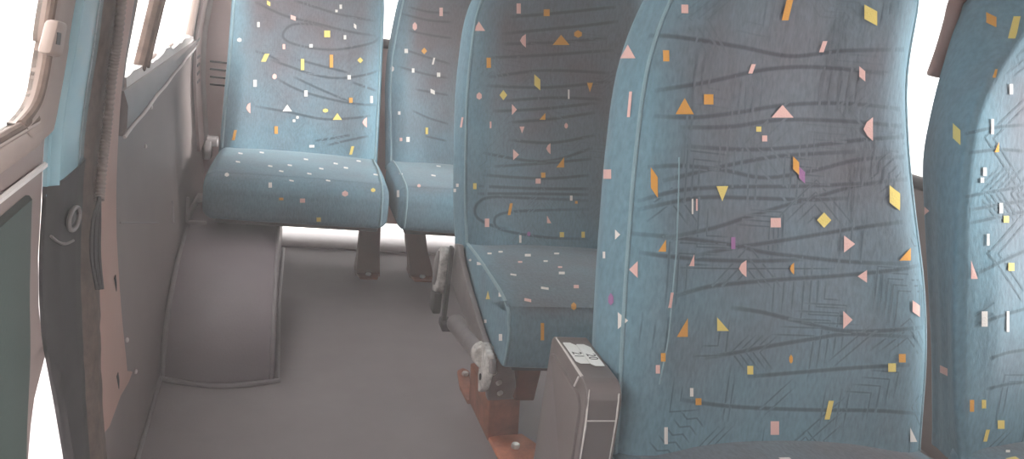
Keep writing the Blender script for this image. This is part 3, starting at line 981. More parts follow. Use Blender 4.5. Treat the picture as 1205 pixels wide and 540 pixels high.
mb.prism([(0.402, 1.400, 0), (0.404, 1.36, 0), (0.410, 1.275, 0), (0.470, 1.262, 0), (0.508, 1.305, 0), (0.500, 1.36, 0), (0.474, 1.41, 0)], (0, 0, 0.010), 0.003)
ft = mb.build('foot_plate', M['rust_bright'], mid, label='orange rusty foot plate')
MB().cyl((0.446, 1.353, 0.010), (0.446, 1.353, 0.020), 0.009, 6, bev=0.002).build('bolt', M['bolt'], ft)
mb = MB()
mb.prism([(0.402, 1.55, 0.0), (0.420, 1.70, 0.0), (0.408, 1.715, 0.0), (0.392, 1.70, 0.0), (0.384, 1.62, 0.0), (0.388, 1.55, 0.0)], (0, 0, 0.010), 0.003)
ft2 = mb.build('foot_plate', M['rust'], mid)
MB().cyl((0.405, 1.672, 0.010), (0.405, 1.672, 0.019), 0.008, 6, bev=0.002).build('bolt', M['bolt'], ft2)
leg_pedestal(mid, 0.72, 1.44)

# ---- rear left seat
rear = thing('passenger_seat', (0.01, 2.35, 0), 'rear left teal patterned bus seat, whole front visible, over the grey wheel-arch box', 'seat', 'patterned bus seats')
R_XL = [(-0.03, -0.223), (0.0, -0.220), (0.13, -0.216), (0.28, -0.211), (0.42, -0.209), (0.5, -0.205), (0.56, -0.19), (0.64, -0.16)]
R_XR = [(-0.03, 0.240), (0.0, 0.240), (0.22, 0.236), (0.48, 0.228), (0.56, 0.21), (0.64, 0.18)]
rb = Back(2.456, R_XL, R_XR, T=0.11, smax=0.66, th=0.18, lum=0.010)
rb.wmax = 0.85
swirls(rb.cl, [
    [(300, 2), (320, 12), (340, 20), (370, 27), (410, 37), (442, 42)], [(345, 0), (370, 8), (400, 17), (442, 25)],
    [(385, 34), (372, 29), (345, 29), (333, 40), (341, 50), (370, 57), (400, 58), (436, 51), (446, 44)],
    [(318, 70), (340, 78), (370, 88), (400, 92), (430, 88), (445, 83)], [(350, 70), (380, 78), (412, 86)], [(325, 92), (345, 103), (370, 112), (410, 121), (443, 124)],
    [(345, 90), (370, 102), (400, 115), (412, 120)], [(415, 97), (443, 107)], [(300, 125), (340, 132), (380, 140), (415, 139), (436, 136)],
    [(370, 166), (395, 162), (412, 159)], [(385, 171), (410, 165), (434, 160)], [(300, 60), (318, 66), (330, 74)]], 0.0050, 0.72)
emboss(rb, random.Random(21), 24, 0.15, 0.0, 0.5, 0.0014)
confetti(rb.cl, [
    ('pa', 316, 4, 4, 7, 'Y'), ('pa', 345, 21, 6, 7, 'P'), ('sq', 401, 8, 3, 5, 'W'), ('sq', 396, 13, 3, 3, 'W'), ('pa', 418, 31, 3, 7, 'W'), ('sq', 304, 29, 3, 6, 'W'),
    ('hx', 282, 47, 5, 5, 'W'), ('sq', 385, 40, 7, 8, 'Y'), ('sq', 406, 44, 3, 5, 'W'), ('sq', 366, 54, 4, 4, 'W'), ('sq', 334, 55, 3, 6, 'P'), ('pb', 312, 68, 10, 9, 'Y'),
    ('sq', 356, 76, 4, 13, 'Y'), ('sq', 390, 72, 4, 15, 'O'), ('di', 424, 71, 7, 7, 'Y'), ('hx', 323, 90, 5, 7, 'P'), ('sq', 300, 98, 4, 8, 'W'), ('sq', 411, 91, 4, 5, 'W'),
    ('sq', 360, 110, 4, 7, 'W'), ('sq', 413, 118, 4, 6, 'O'), ('hl', 292, 127, 5, 13, 'P'), ('tu', 338, 127, 11, 8, 'W'), ('hx', 383, 130, 6, 5, 'Y'), ('tu', 397, 137, 11, 8, 'Y'),
    ('hl', 429, 144, 5, 12, 'P'), ('sq', 350, 138, 3, 3, 'W'), ('sq', 346, 142, 3, 3, 'W'), ('sq', 325, 153, 4, 9, 'O'), ('pb', 276, 159, 6, 12, 'O'), ('pb', 414, 177, 6, 10, 'Y'),
    ('sq', 367, 172, 6, 3, 'W'), ('sq', 437, 117, 3, 8, 'W')])
r_back = rb.cl.build('backrest', rear)
back_piping(r_back, rb, -1, 0.003)
back_piping(r_back, rb, 1, 0.003)
seat_shell(rear, rb)
rcl, _e = cushion(-0.222, 0.243, 2.456, re=0.030, rf=0.055, crown=0.004, t=0.115, wear=0.2)
CW = [(269, 173), (283, 181), (308, 180), (280, 191), (318, 196), (341, 195), (360, 188), (331, 202), (378, 199), (364, 205), (395, 193), (422, 190), (386, 213), (343, 213), (407, 198), (442, 206)]
confetti(rcl, [('pa', x, y, 5, 2.5, 'W') for x, y in CW] + [
    ('hx', 267, 206, 5, 5, 'W'), ('sq', 318, 218, 4, 6, 'W'), ('hx', 439, 224, 5, 5, 'Y'), ('hx', 406, 228, 7, 7, 'P'), ('sq', 331, 234, 5, 3, 'O'), ('sq', 356, 236, 6, 5, 'P'), ('sq', 375, 258, 5, 5, 'Y')])
r_c = rcl.build('seat_cushion', rear)
cushion_piping(r_c, rcl, 0.222, 2.456, 0.391, HC, 0.115, 0.0005)
seat_pan(rear, -0.21, 0.24, 2.456, z=HC - 0.115)
leg_pedestal(rear, 0.232, 2.42, dx=0.004, top=0.235)
mb = MB()
mb.box((-0.262, 2.30, 0.215), (-0.205, 2.38, 0.226), 0.004)
mb.box((-0.266, 2.14, 0.204), (-0.258, 2.38, 0.226), 0.003)
mb.box((-0.266, 2.14, 0.205), (-0.260, 2.152, 0.270), 0.002)
mb.box((-0.266, 2.14, 0.200), (-0.215, 2.152, 0.208), 0.002)
mb.build('wall_bracket', M['sheet_metal'], rear)
mb = MB()
mb.cyl((-0.255, 2.46, 0.362), (-0.222, 2.46, 0.362), 0.016, 16, bev=0.003)
mb.box((-0.258, 2.44, 0.31), (-0.240, 2.48, 0.365), 0.004)
mb.build('recliner_pivot', M['grey_metal'], rear)

# ---- rear second seat
rear2 = thing('passenger_seat', (0.48, 2.35, 0), 'rear patterned bus seat partly hidden behind the middle seat', 'seat', 'patterned bus seats')
S_XL = [(-0.03, 0.272), (0.0, 0.270), (0.1, 0.262), (0.227, 0.252), (0.30, 0.251), (0.38, 0.258), (0.485, 0.272), (0.56, 0.29), (0.64, 0.32)]
S_XR = [(-0.03, 0.73), (0.2, 0.725), (0.45, 0.71), (0.56, 0.695), (0.64, 0.66)]
sb = Back(2.456, S_XL, S_XR, T=0.11, smax=0.66, th=0.18, lum=0.010)
sb.wmax = 0.95
swirls(sb.cl, [
    [(472, 16), (505, 24), (532, 26)], [(480, 36), (510, 42), (532, 45)], [(475, 58), (505, 68), (530, 75)], [(468, 78), (500, 87), (528, 92)], [(488, 105), (510, 109), (528, 112)],
    [(485, 130), (505, 139), (528, 146)], [(480, 8), (505, 14), (530, 15)], [(500, 160), (526, 166)]], 0.0046, 0.65)
confetti(sb.cl, [
    ('sq', 519, 14, 4, 10, 'P'), ('hx', 488, 31, 5, 10, 'P'), ('di', 499, 60, 7, 8, 'O'), ('sq', 478, 60, 4, 5, 'W'), ('pb', 510, 72, 4, 8, 'W'), ('hx', 462, 81, 4, 7, 'W'),
    ('sq', 486, 83, 3, 5, 'W'), ('sq', 516, 88, 4, 5, 'W'), ('pa', 509, 108, 5, 7, 'W'), ('sq', 470, 133, 3, 4, 'W'), ('sq', 502, 154, 3, 8, 'Y'), ('sq', 480, 164, 4, 6, 'W'), ('sq', 472, 164, 3, 4, 'P')])
s_back = sb.cl.build('backrest', rear2)
back_piping(s_back, sb, -1, 0.003)
seat_shell(rear2, sb)
scl, _e = cushion(0.268, 0.73, 2.456, re=0.025, rf=0.05, crown=0.004, t=0.115, wear=0.25)
confetti(scl, [('pa', 472, 205, 4, 2.5, 'W'), ('hx', 493, 219, 4, 4, 'P'), ('pa', 510, 207, 5, 2.5, 'W'), ('pa', 501, 188, 5, 2, 'W'), ('pa', 486, 191, 4, 2, 'W'), ('pa', 516, 196, 5, 2, 'W'), ('sq', 469, 228, 3, 8, 'W')])
s_c = scl.build('seat_cushion', rear2)
cushion_piping(s_c, scl, 0.286, 2.456, 0.391, HC, 0.115, 0.0005)
seat_pan(rear2, 0.27, 0.73, 2.456, z=HC - 0.115)
leg_pedestal(rear2, 0.398, 2.42, dx=0.045, top=0.235)
leg_pedestal(rear2, 0.66, 2.42, dx=0.0, top=0.235)
#@@SHELL
# ------------------------------------------------------------------ van body
def bul(z):
    return smooth_table([(0, 0.0), (0.2, 0.0), (0.35, -0.015), (0.52, -0.030), (0.65, -0.028), (0.8, -0.005), (1.0, 0.03), (1.45, 0.11)], z, 0.04)


def W(Y, z):
    return -0.235 - 0.04 * (Y - 1.3) + bul(z)


def wall_hit(u, v, off=0.0):
    d = ray(u, v)
    lo, hi = 0.1, 12.0
    f = lambda t: (EYE + d * t).x - off - W((EYE + d * t).y, (EYE + d * t).z)
    for _ in range(60):
        m = (lo + hi) / 2
        if f(m) > 0:
            lo = m
        else:
            hi = m
    p = EYE + d * lo
    return p.y, p.z


def wp(Y, z, off=0.0):
    return Vector((W(Y, z) + off, Y, z))


def edge_yz(px, off=0.005):
    """image outline -> (z, Y) table on the wall surface, low z first"""
    t = sorted((wall_hit(u, v, off) for u, v in px), key=lambda a: a[1])
    return [(z, y) for y, z in t]


def band(name, lt, rt, z0, z1, prof, mats, parent=None, n=28, back=-0.02, jag=0.0, seed=3, **kw):
    """upright strip lying on the wall: lt/rt are (z, Y) tables, prof the cross-section [(t, offset)]"""
    rr = random.Random(seed)
    vs, fs = [], []
    m = len(prof) + 2
    for i in range(n):
        z = z0 + (z1 - z0) * i / (n - 1)
        a, b = smooth_table(lt, z, 0.015), smooth_table(rt, z, 0.015)
        ja, jb = rr.uniform(-jag, jag), rr.uniform(-jag, jag)
        vs.append(wp(a, z, back))
        for t, o in prof:
            vs.append(wp(a + ja * (1 - t) + (b - a) * t + jb * t, z, o + rr.uniform(-jag, jag) * 0.5))
        vs.append(wp(b, z, back))
    for i in range(n - 1):
        for j in range(m):
            j2 = (j + 1) % m
            fs.append((i * m + j, (i + 1) * m + j, (i + 1) * m + j2, i * m + j2))
    fs.append(tuple(range(m))); fs.append(tuple((n - 1) * m + j for j in range(m))[::-1])
    return obj(name, vs, fs, mats, parent, **kw)


def sheet(name, us, vs_, fn, holes, thick, mats, parent=None, **kw):
    """double-sided wall sheet over a grid with rectangular openings; fn(u, v, depth)"""
    V, F, idx = [], [], {}
    def vid(i, j, k):
        key = (i, j, k)
        if key not in idx:
            idx[key] = len(V); V.append(fn(us[i], vs_[j], thick if k else 0.0))
        return idx[key]
    def solid(i, j):
        if i < 0 or j < 0 or i >= len(us) - 1 or j >= len(vs_) - 1:
            return False
        u, v = (us[i] + us[i + 1]) / 2, (vs_[j] + vs_[j + 1]) / 2
        return not any(a < u < b and c < v < d for a, b, c, d in holes)
    for i in range(len(us) - 1):
        for j in range(len(vs_) - 1):
            if not solid(i, j):
                continue
            F.append((vid(i, j, 0), vid(i + 1, j, 0), vid(i + 1, j + 1, 0), vid(i, j + 1, 0)))
            F.append((vid(i, j, 1), vid(i, j + 1, 1), vid(i + 1, j + 1, 1), vid(i + 1, j, 1)))
            for di, dj, a, b in ((-1, 0, (0, 0), (0, 1)), (1, 0, (1, 1), (1, 0)), (0, -1, (1, 0), (0, 0)), (0, 1, (0, 1), (1, 1))):
                if not solid(i + di, j + dj):
                    F.append((vid(i + a[0], j + a[1], 0), vid(i + b[0], j + b[1], 0), vid(i + b[0], j + b[1], 1), vid(i + a[0], j + a[1], 1)))
    o = obj(name, V, F, mats, parent, smooth=True, angle=30, **kw)
    bm = bmesh.new(); bm.from_mesh(o.data)
    bmesh.ops.recalc_face_normals(bm, faces=bm.faces[:])
    bm.to_mesh(o.data); bm.free()
    return o


def grid(vals, step):
    out = []
    for a, b in zip(vals, vals[1:]):
        n = max(1, int(round((b - a) / step)))
        out += [a + (b - a) * k / n for k in range(n)]
    return out + [vals[-1]]


ST = dict(kind='structure')
YR, XR, ZR, YF0 = 2.80, 1.40, 1.42, -0.95
MB().prism([(-0.16, YF0, -0.05), (XR + 0.05, YF0, -0.05), (XR + 0.05, YR + 0.05, -0.05), (-0.32, YR + 0.05, -0.05)], (0, 0, 0.05)).build('floor', M['vinyl_floor'], smooth=False, **ST, label='grey ribbed vinyl floor')
MB().box((-0.30, YF0, ZR), (XR + 0.05, YR + 0.05, ZR + 0.04), 0).build('ceiling', M['ceiling'], smooth=False, **ST)
# left wall behind the pillar
WY = (1.37, 2.56)
sheet('wall_left', grid([0.93, WY[0], WY[1], YR + 0.02], 0.08), grid([0.0, 0.48, 0.642, 1.12, ZR], 0.05),
      lambda u, v, d: wp(u, v, -d), [(WY[0], WY[1], 0.642, 1.12)], 0.010, M['vinyl_wall'], **ST)
sheet('wall_right', grid([YF0, -0.75, -0.30, 0.40, 0.92, 1.36, 1.82, YR + 0.03], 0.2), grid([0.0, 0.57, 0.63, 1.15, ZR], 0.15),
      lambda u, v, d: Vector((XR + d, u, v)), [(0.40, 0.92, 0.57, 1.15), (1.36, 1.82, 0.57, 1.15), (-0.75, -0.30, 0.57, 1.15)], 0.04, M['vinyl_wall'], **ST)  # solid stretches between the openings placed to block light from some seats
sheet('wall_back', grid([-0.40, -0.10, 1.25, XR + 0.03], 0.2), grid([0.055, 0.68, 1.18, ZR], 0.15),
      lambda u, v, d: Vector((u, YR + d, v)), [(-0.10, 1.25, 0.68, 1.18)], 0.04, M['pinkgrey'], **ST)  # lifted off the floor so outside light reaches the pale strip
sheet('front_light_screen', grid([-0.62, 0.35, 1.30, XR + 0.04], 0.3), grid([0.0, 0.95, 1.12, ZR + 0.04], 0.2), lambda u, v, d: Vector((u, YF0 - d, v)), [(0.35, 1.30, 0.95, 1.12)], 0.04, M['seat_shell'], **ST)  # unseen, added to cut light from ahead; only a narrow slot left
MB().box((-0.3, 2.63, 0.0), (XR, YR + 0.04, 0.006), 0.002).build('trim_1', M['lit_floor'], **ST, label='pale strip painting outside light on the floor along the rear wall')  # lit floor painted as a pale strip


def framed_window(name, pts, off_fn, mat_, r=0.016, glass_off=0.0, label=None, closed=True):
    """rubber-framed pane; pts is the outline of the opening, off_fn(p, o) moves a point outward by o"""
    fr = [Vector(p) for p in pts]
    mb = MB()
    loop = fr + [fr[0]]
    for a, b in zip(loop, loop[1:]):
        mb.tube([a + (b - a) * k / 6 for k in range(7)], r, 10)
    for p in fr:
        mb.ellipsoid(p, (r, r, r))
    w = mb.build(name, mat_, **ST)
    if label:
        w['label'] = label
    c = [off_fn(p, glass_off) for p in fr]
    MB().prism(c, off_fn(Vector((0, 0, 0)), 0.004) - off_fn(Vector((0, 0, 0)), 0.0)).build('pane', M['glass'], w, smooth=False)
    return w


outL = lambda p, o: p + Vector((-o, 0, 0))
outR = lambda p, o: p + Vector((o, 0, 0))
outB = lambda p, o: p + Vector((0, o, 0))
w2 = framed_window('window_2', [wp(WY[0], 0.642, -0.012), wp(WY[1], 0.642, -0.012), wp(WY[1], 1.12, -0.012), wp(WY[0], 1.12, -0.012)], outL, M['tan'], 0.010, 0.012, 'left sliding window with a rubber bottom channel and dark upright bar')
for nm, ya, yb_ in (('window_3', 0.40, 0.92), ('window_5', -0.75, -0.30), ('window_6', 1.36, 1.82)):  # right-side openings shaped to steer light; the foremost added unseen to brighten seats
    framed_window(nm, [(XR, ya, 0.57), (XR, yb_, 0.57), (XR, yb_, 1.15), (XR, ya, 1.15)], outR, M['dark_rubber'], 0.016, 0.02)
framed_window('window_4', [(-0.10, YR, 0.68), (1.25, YR, 0.68), (1.25, YR, 1.18), (-0.10, YR, 1.18)], outB, M['dark_rubber'], 0.016, 0.02)
# upright bar of the sliding window
y0, z0 = wall_hit(168, 68)
y1, z1 = wall_hit(188, 0)
k = (1.12 - z0) / (z1 - z0)
b0, b1 = wp(y0, z0 - 0.02, -0.004), wp(y0 + (y1 - y0) * 1.9, 1.12, -0.004)
mb = MB()
mb.tube([b0 + (b1 - b0) * i / 8 for i in range(9)], 0.011, 8)
mb.tube([b0 + Vector((0.004, 0.045, 0)) + (b1 - b0) * i / 8 for i in range(9)], 0.006, 8)
mb.build('sliding_bar', M['rubber'], w2, label='dark upright bar')
# ragged bottom channel of the window
rj = random.Random(4)
low, top = [], []
for i in range(36):
    y = WY[0] + 0.005 + (WY[1] - WY[0] - 0.01) * i / 35
    top.append(wp(y, 0.651 + 0.004 * sin(i * 0.5) + rj.uniform(-.003, .005), 0.002))
    low.append(wp(y, 0.628, 0.004))
mb = MB()
vs = []
for a, b in zip(top, low):
    vs += [a, b, b + Vector((-0.022, 0, 0)), a + Vector((-0.022, 0, 0))]
fs = []
for i in range(35):
    for j in range(4):
        j2 = (j + 1) % 4
        fs.append((i * 4 + j, (i + 1) * 4 + j, (i + 1) * 4 + j2, i * 4 + j2))
fs += [(0, 1, 2, 3), (35 * 4 + 3, 35 * 4 + 2, 35 * 4 + 1, 35 * 4)]
mb.add(vs, fs)
mb.build('bottom_channel', M['sill_lip'], w2)
# padded sill under it with its pale lower lip
zl = lambda y: 0.566 + 0.052 * (y - 1.35) / 1.25
vs, fs = [], []
NS = 30
for i in range(NS):
    y = 1.335 + (2.66 - 1.335) * i / (NS - 1)
    zz = zl(y)
    vs += [wp(y, 0.636, -0.010), wp(y, 0.634, 0.006), wp(y, (zz + 0.634) / 2 + 0.012, 0.013), wp(y, zz + 0.012, 0.012), wp(y, zz, 0.006), wp(y, zz - 0.002, -0.012)]
for i in range(NS - 1):
    for j in range(6):
        j2 = (j + 1) % 6
        fs.append((i * 6 + j, (i + 1) * 6 + j, (i + 1) * 6 + j2, i * 6 + j2))
fs += [tuple(range(6)), tuple((NS - 1) * 6 + j for j in range(6))[::-1]]
sl = obj('trim_2', vs, fs, M['sill'], None, **ST, label='smooth grey sill under the left sliding window')
mb = MB()
pts = []
for i in range(40):
    y = 1.335 + (2.655 - 1.335) * i / 39
    pts.append(wp(y, zl(y) - 0.002 + 0.0014 * sin(i * 0.7), 0.009))
mb.tube(pts, 0.0028, 6)
mb.tube([wp(2.655, zl(2.655) + 0.003, 0.008), wp(2.675, 0.635, 0.010), wp(2.67, 0.655, 0.006), wp(2.64, 0.648, 0.004)], 0.004, 8)
mb.build('sill_lip', M['sill_lip'], sl)
# screw heads on the wall
for i, (u, v) in enumerate(((177, 126), (205, 100), (245, 400), (148, 400), (150, 437), (170, 172))):
    if u > 200:
        continue
    y, z = wall_hit(u, v)
    s_ = MB().ellipsoid(wp(y, z, 0.012 if v > 420 else 0.002), (0.0026, 0.0042, 0.0042)).build('screw', M['sill_lip'])
    s_['label'] = ['small pale screw head just under the window sill', '', '', 'small pale screw head on the wall beside the cream strip', 'pale screw head at the lower corner of the cream strip', 'pale screw head on the grey wall below the sill'][i]
    s_['category'] = 'screw'
# wall panel joint
mb = MB()
ja, jb, jc, jd = wall_hit(141, 262), wall_hit(186, 262), wall_hit(204, 262), wall_hit(202, 236)
mb.tube([wp(ja[0] + (jb[0] - ja[0]) * t, ja[1] + (jb[1] - ja[1]) * t, 0.0003) for t in [k / 12 for k in range(13)]], 0.0016, 6)
mb.tube([wp(jc[0] + (jd[0] - jc[0]) * t, jc[1] + (jd[1] - jc[1]) * t, 0.0006) for t in [k / 6 for k in range(7)]], 0.0028, 6)
mb.build('trim_3', M['vinyl_edge'], None, **ST, label='faint pale joint line across the left wall')

# pillar
BL = edge_yz([(90, 0), (78, 70), (66, 140), (62, 200), (60, 250), (57, 300), (57, 350), (60, 400), (67, 435), (75, 480), (85, 540)])
BR = edge_yz([(124, 0), (115, 75), (107, 120), (99, 200), (96, 250), (94, 300), (95, 360), (97, 420), (100, 480), (104, 540)])
SR = edge_yz([(141, 0), (134, 60), (127, 100), (118, 200), (114, 240), (117, 300), (119, 350), (119, 400), (121, 450), (124, 500), (126, 540)])
CR = edge_yz([(159, 0), (151, 50), (146, 90), (141, 150), (139, 200), (138, 270), (141, 320), (145, 370), (150, 415), (152, 437)])
def ext(t, zt=1.42, zb=0.0):
    (z0, y0), (z1, y1) = t[0], t[1]
    a, b = t[-2], t[-1]
    s1 = (b[1] - a[1]) / max(b[0] - a[0], 1e-3)
    return [(zb, y0 + 0.2 * (y0 - y1) / max(z1 - z0, .02) * 0.0)] + t + [(zt, b[1] + 0.05)]
BL, BR, SR, CR = ext(BL), ext(BR), ext(SR), ext(CR)
ZB = 0.585
pil = band('trim_4', BL, BR, ZB - 0.01, 1.42, [(0, 0.0), (0.06, 0.004), (0.25, 0.007), (0.6, 0.008), (0.9, 0.006), (1.0, 0.002)], M['blue_paint'], n=36, back=-0.004, **ST, label='blue painted door pillar, its reflection painted pale above, black below')  # pale blue paints the window reflection on dark glossy paint
band('pillar_lower_shade', BL, BR, 0.0, ZB, [(0, 0.0), (0.05, 0.006), (0.25, 0.009), (0.6, 0.010), (0.92, 0.008), (1.0, 0.003)], M['pillar_shade'], pil, n=40, jag=0.0008, back=-0.004, label='lower pillar painted black where its reflection fades')  # same pillar where the reflection fades, painted black as an added part
band('raised_bead', [(z, y + 0.004) for z, y in BL], [(z, y + 0.016) for z, y in BL], ZB, 1.42, [(0, 0.002), (0.5, 0.010), (1.0, 0.006)], M['blue_paint'], pil, back=-0.002)
# striker ring on the pillar
y, z = wall_hit(84, 257, 0.012)
c = wp(y, z, 0.013)
mb = MB()
mb.tube([c + Vector((0.002, 0.022 * cos(a), 0.012 * sin(a))) for a in [2 * pi * k / 20 for k in range(21)]], 0.0026, 8, caps=False)
mb.build('striker_ring', M['grey_metal'], pil, label='shiny metal striker ring')
MB().ellipsoid(c - Vector((0.004, 0, 0)), (0.006, 0.020, 0.010)).build('striker_recess', M['dark_metal'], pil)
mb = MB()
y, z = wall_hit(62, 278, 0.012); y2, z2 = wall_hit(88, 283, 0.012)
mb.tube([wp(y + (y2 - y) * t, z + (z2 - z) * t - 0.006 * sin(t * pi), 0.0105) for t in [k / 8 for k in range(9)]], 0.0016, 6)
mb.build('pillar_seam', M['grey_metal'], pil)
seal = band('rubber_seal', BR, SR, 0.0, 1.40, [(0.0, 0.003), (0.2, 0.008), (0.5, 0.010), (0.8, 0.008), (1.0, 0.001)], M['rubber'], n=110, jag=0.0018, back=-0.004)
seal['label'] = 'weathered brown rubber seal strip beside the blue pillar'
seal['category'] = 'door seal'
cr = band('trim_5', SR, CR, 0.215, 1.40, [(0.0, 0.002), (0.1, 0.006), (0.9, 0.006), (1.0, 0.001)], M['cream'], n=40, back=-0.002, **ST, label='cream pink plastic strip beside the rubber seal, its lower end tapered')
tail = [wall_hit(u, v) for u, v in ((121, 433), (152, 437), (147, 450), (138, 465), (128, 476), (122, 474))]
MB().prism([wp(y, z, 0.001) for y, z in tail], (0.005, 0, 0), 0.002).build('strip_tail', M['cream'], cr)
for u, v in ((130, 333), (133, 448)):
    y, z = wall_hit(u, v)
    MB().prism([wp(y - 0.006, z + 0.010, 0.0065), wp(y + 0.005, z + 0.011, 0.0065), wp(y + 0.006, z - 0.002, 0.0065), wp(y - 0.001, z - 0.012, 0.0065)], (0.0008, 0, 0)).build('slot', M['black'], cr, label='dark slot')
# corrugated conduit
pp = catmull([(u, v, 0) for u, v in ((144, -6), (138, 50), (132, 90), (126, 150), (121, 190), (117, 235))], 40)
cp_, rs = [], []
for i, p in enumerate(pp):
    y, z = wall_hit(p.x, p.y, 0.0185)
    cp_.append(wp(y, z, 0.0185)); rs.append(0.0062 if i % 4 < 2 else 0.0050)
top_dir = (cp_[0] - cp_[6]).normalized()
cp_ = [cp_[0] + top_dir * 0.3, cp_[0] + top_dir * 0.15] + cp_
rs = [0.006, 0.006] + rs
mb = MB()
mb.tube(cp_, rs, 10)
con = mb.build('cable_conduit', M['conduit'], None, angle=60)
con['label'] = 'thin ribbed cable conduit running down beside the blue pillar'
con['category'] = 'conduit'
mb = MB()
for off, rr_ in ((0, 0.0026), (4, 0.0022), (-4, 0.002)):
    pp = catmull([(u + off * t, v, 0) for u, v, t in ((117, 232, 0), (113, 262, 1), (112, 300, 1.2), (117, 340, 0.8))], 8)
    mb.tube([wp(*wall_hit(p.x, p.y, 0.0215), 0.0215) for p in pp], rr_, 6)
mb.build('cable', M['dark_rubber'], con, label='dark loose cables')

# front door on the left
DT = lambda *a: [wall_hit(u, v) for u, v in a]
dr = thing('door_1', (W(0.5, 0.3), 0.5, 0), 'vehicle front door with window at the left edge, dark green lower panel', 'door')
dr['kind'] = 'structure'
ye = [(z, y - 0.002) for z, y in BL]
sheet('door_skin', grid([-0.62, -0.50, 0.88, 0.92], 0.06), grid([0.42, 0.655, 1.12, 1.42], 0.05),
      lambda u, v, d: wp(u + (lerp_table(ye, v) - 0.92) * min(1, max(0, (u - 0.6) / 0.28)), v, -d - 0.004), [(-0.50, 0.88, 0.655, 1.12)], 0.012, M['door_trim'], dr)
def low_ext(px, off):
    t = edge_yz(px, off)
    return [(0.0, t[0][1] - 0.25)] + t
lowp = low_ext([(63, 396), (57, 408), (44, 445), (37, 490), (33, 540)], -0.004)
STEP = [(k / 8, -0.004) for k in range(9)]
band('lower_skin', [(0, -0.62), (1, -0.62)], lowp, 0.0, 0.426, STEP, M['door_trim'], dr, n=24, back=-0.016)
# window surround
A = [wall_hit(u, v) for u, v in ((62, 0), (58, 50), (52, 90), (43, 122), (25, 146), (0, 163))]
B = [wall_hit(u, v) for u, v in ((86, 0), (79, 62), (70, 118), (61, 150), (34, 174), (0, 201))]
C_ = [wall_hit(u, v) for u, v in ((76, 0), (70, 55), (62, 105), (50, 138), (30, 160), (0, 182))]
def tail_ext(t):
    (ya, za), (yb, zb) = t[1], t[0]
    (yc, zc), (yd, zd) = t[-2], t[-1]
    return [(yb + 0.04, 1.12 + (zb - t[0][1]))] + t + [(-0.5, zd)]
A, B, C_ = [catmull([(0, y, z) for y, z in tail_ext(t)], 8) for t in (A, B, C_)]
vs, fs = [], []
for a, c, b in zip(A, C_, B):
    vs += [wp(a.y, a.z, -0.012), wp(a.y, a.z, 0.001), wp(a.y * .7 + c.y * .3, a.z * .7 + c.z * .3, 0.0045), wp(a.y * .45 + c.y * .55, a.z * .45 + c.z * .55, 0.002), wp(c.y, c.z, 0.006), wp(b.y, b.z, 0.003), wp(b.y, b.z, -0.012)]
for i in range(len(A) - 1):
    for j in range(7):
        j2 = (j + 1) % 7
        fs.append((i * 7 + j, i * 7 + j2, (i + 1) * 7 + j2, (i + 1) * 7 + j))
obj('window_surround', vs, fs, M['tan'], dr, angle=50)
MB().tube([wp(a.y, a.z, 0.0) for a in A], 0.0042, 8).build('window_seal', M['rubber'], dr)
w1 = [wp(a.y, a.z, -0.008) for a in A] + [wp(-0.5, 1.12, -0.008)]
MB().prism(w1, (-0.004, 0, 0)).build('pane', M['glass'], dr, smooth=False)
# pale moulding line at the belt
mb = MB()
mb.tube([wp(y, 0.609 + 0.002 * sin(y * 3), 0.000) for y in [-0.5 + 0.05 * k for k in range(29)]], 0.0032, 6)
mb.build('belt_moulding', M['sill_lip'], dr)
# green inner panel
gp = low_ext([(40, 226), (38, 300), (37, 360), (38, 400), (37, 440), (34, 480), (33, 540)], 0.004)
band('door_panel', [(0, -0.55), (1, -0.55)], gp, 0.05, 0.592, [(0, 0.0)] + [(0.01 + 0.98 * k / 8, 0.006) for k in range(9)] + [(1.0, 0.0)], M['door_green'], dr, n=28, back=-0.003, label='dark green lower panel')
# latch on the frame
def q(u, v): return wall_hit(u, v, 0.014)
lt = [q(70, 24), (q(81, 27)), q(74, 68), q(60, 64)]
MB().prism([wp(y, z, 0.002) for y, z in lt], (0.012, 0, 0), 0.004).build('latch_plate', M['tan'], dr)
ls = [q(67.5, 38), q(71.5, 39), q(70, 53), q(65.5, 52)]
MB().prism([wp(y, z, 0.0135) for y, z in ls], (0.0012, 0, 0)).build('latch_slot', M['dark_metal'], dr)
# step panel seen in the gap under the door's corner
MB().box((-0.75, 0.2, -0.12), (W(0.9, 0.0) - 0.012, 2.4, -0.10), 0.004).build('trim_6', M['sheet_metal'], None, **ST, label='pale metal step seen through the gap below the door')

# rear corner trim with its vents
ct = sheet('trim_7', grid([2.60, YR - 0.006], 0.05), grid([0.30, 1.20], 0.06), lambda u, v, d: wp(u, v, 0.010 - d), [], 0.008, M['pinkgrey'], **ST, label='pinkish corner trim with dark vent slits left of the rear seat')
vp = MB().box((-0.315, YR - 0.012, 0.25), (-0.09, YR - 0.001, 1.20), 0.003).build('vent_panel', M['pinkgrey'], ct)
for v in (72, 81, 90, 99):
    a, b = on_axis(247, v, 1, YR - 0.013), on_axis(263, v - 0.5, 1, YR - 0.013)
    MB().box((a.x, YR - 0.0165, a.z - 0.0028), (b.x + 0.012, YR - 0.0118, a.z + 0.0028), 0.001).build('vent_slit', M['black'], ct, label='dark vent slit')
for z in (0.505, 0.530, 0.555, 0.58):
    MB().prism([wp(2.64, z - 0.004, 0.0095), wp(2.72, z - 0.004, 0.0095), wp(2.72, z + 0.004, 0.0095), wp(2.64, z + 0.004, 0.0095)], (0.003, 0, 0), 0.001).build('vent_rib', M['vinyl_edge'], ct)
mb = MB()
mb.tube([wp(YR - 0.010, z, 0.012) for z in [0.24 + 0.06 * k for k in range(17)]], 0.013, 10)
mb.build('corner_bead', M['sill_lip'], ct)

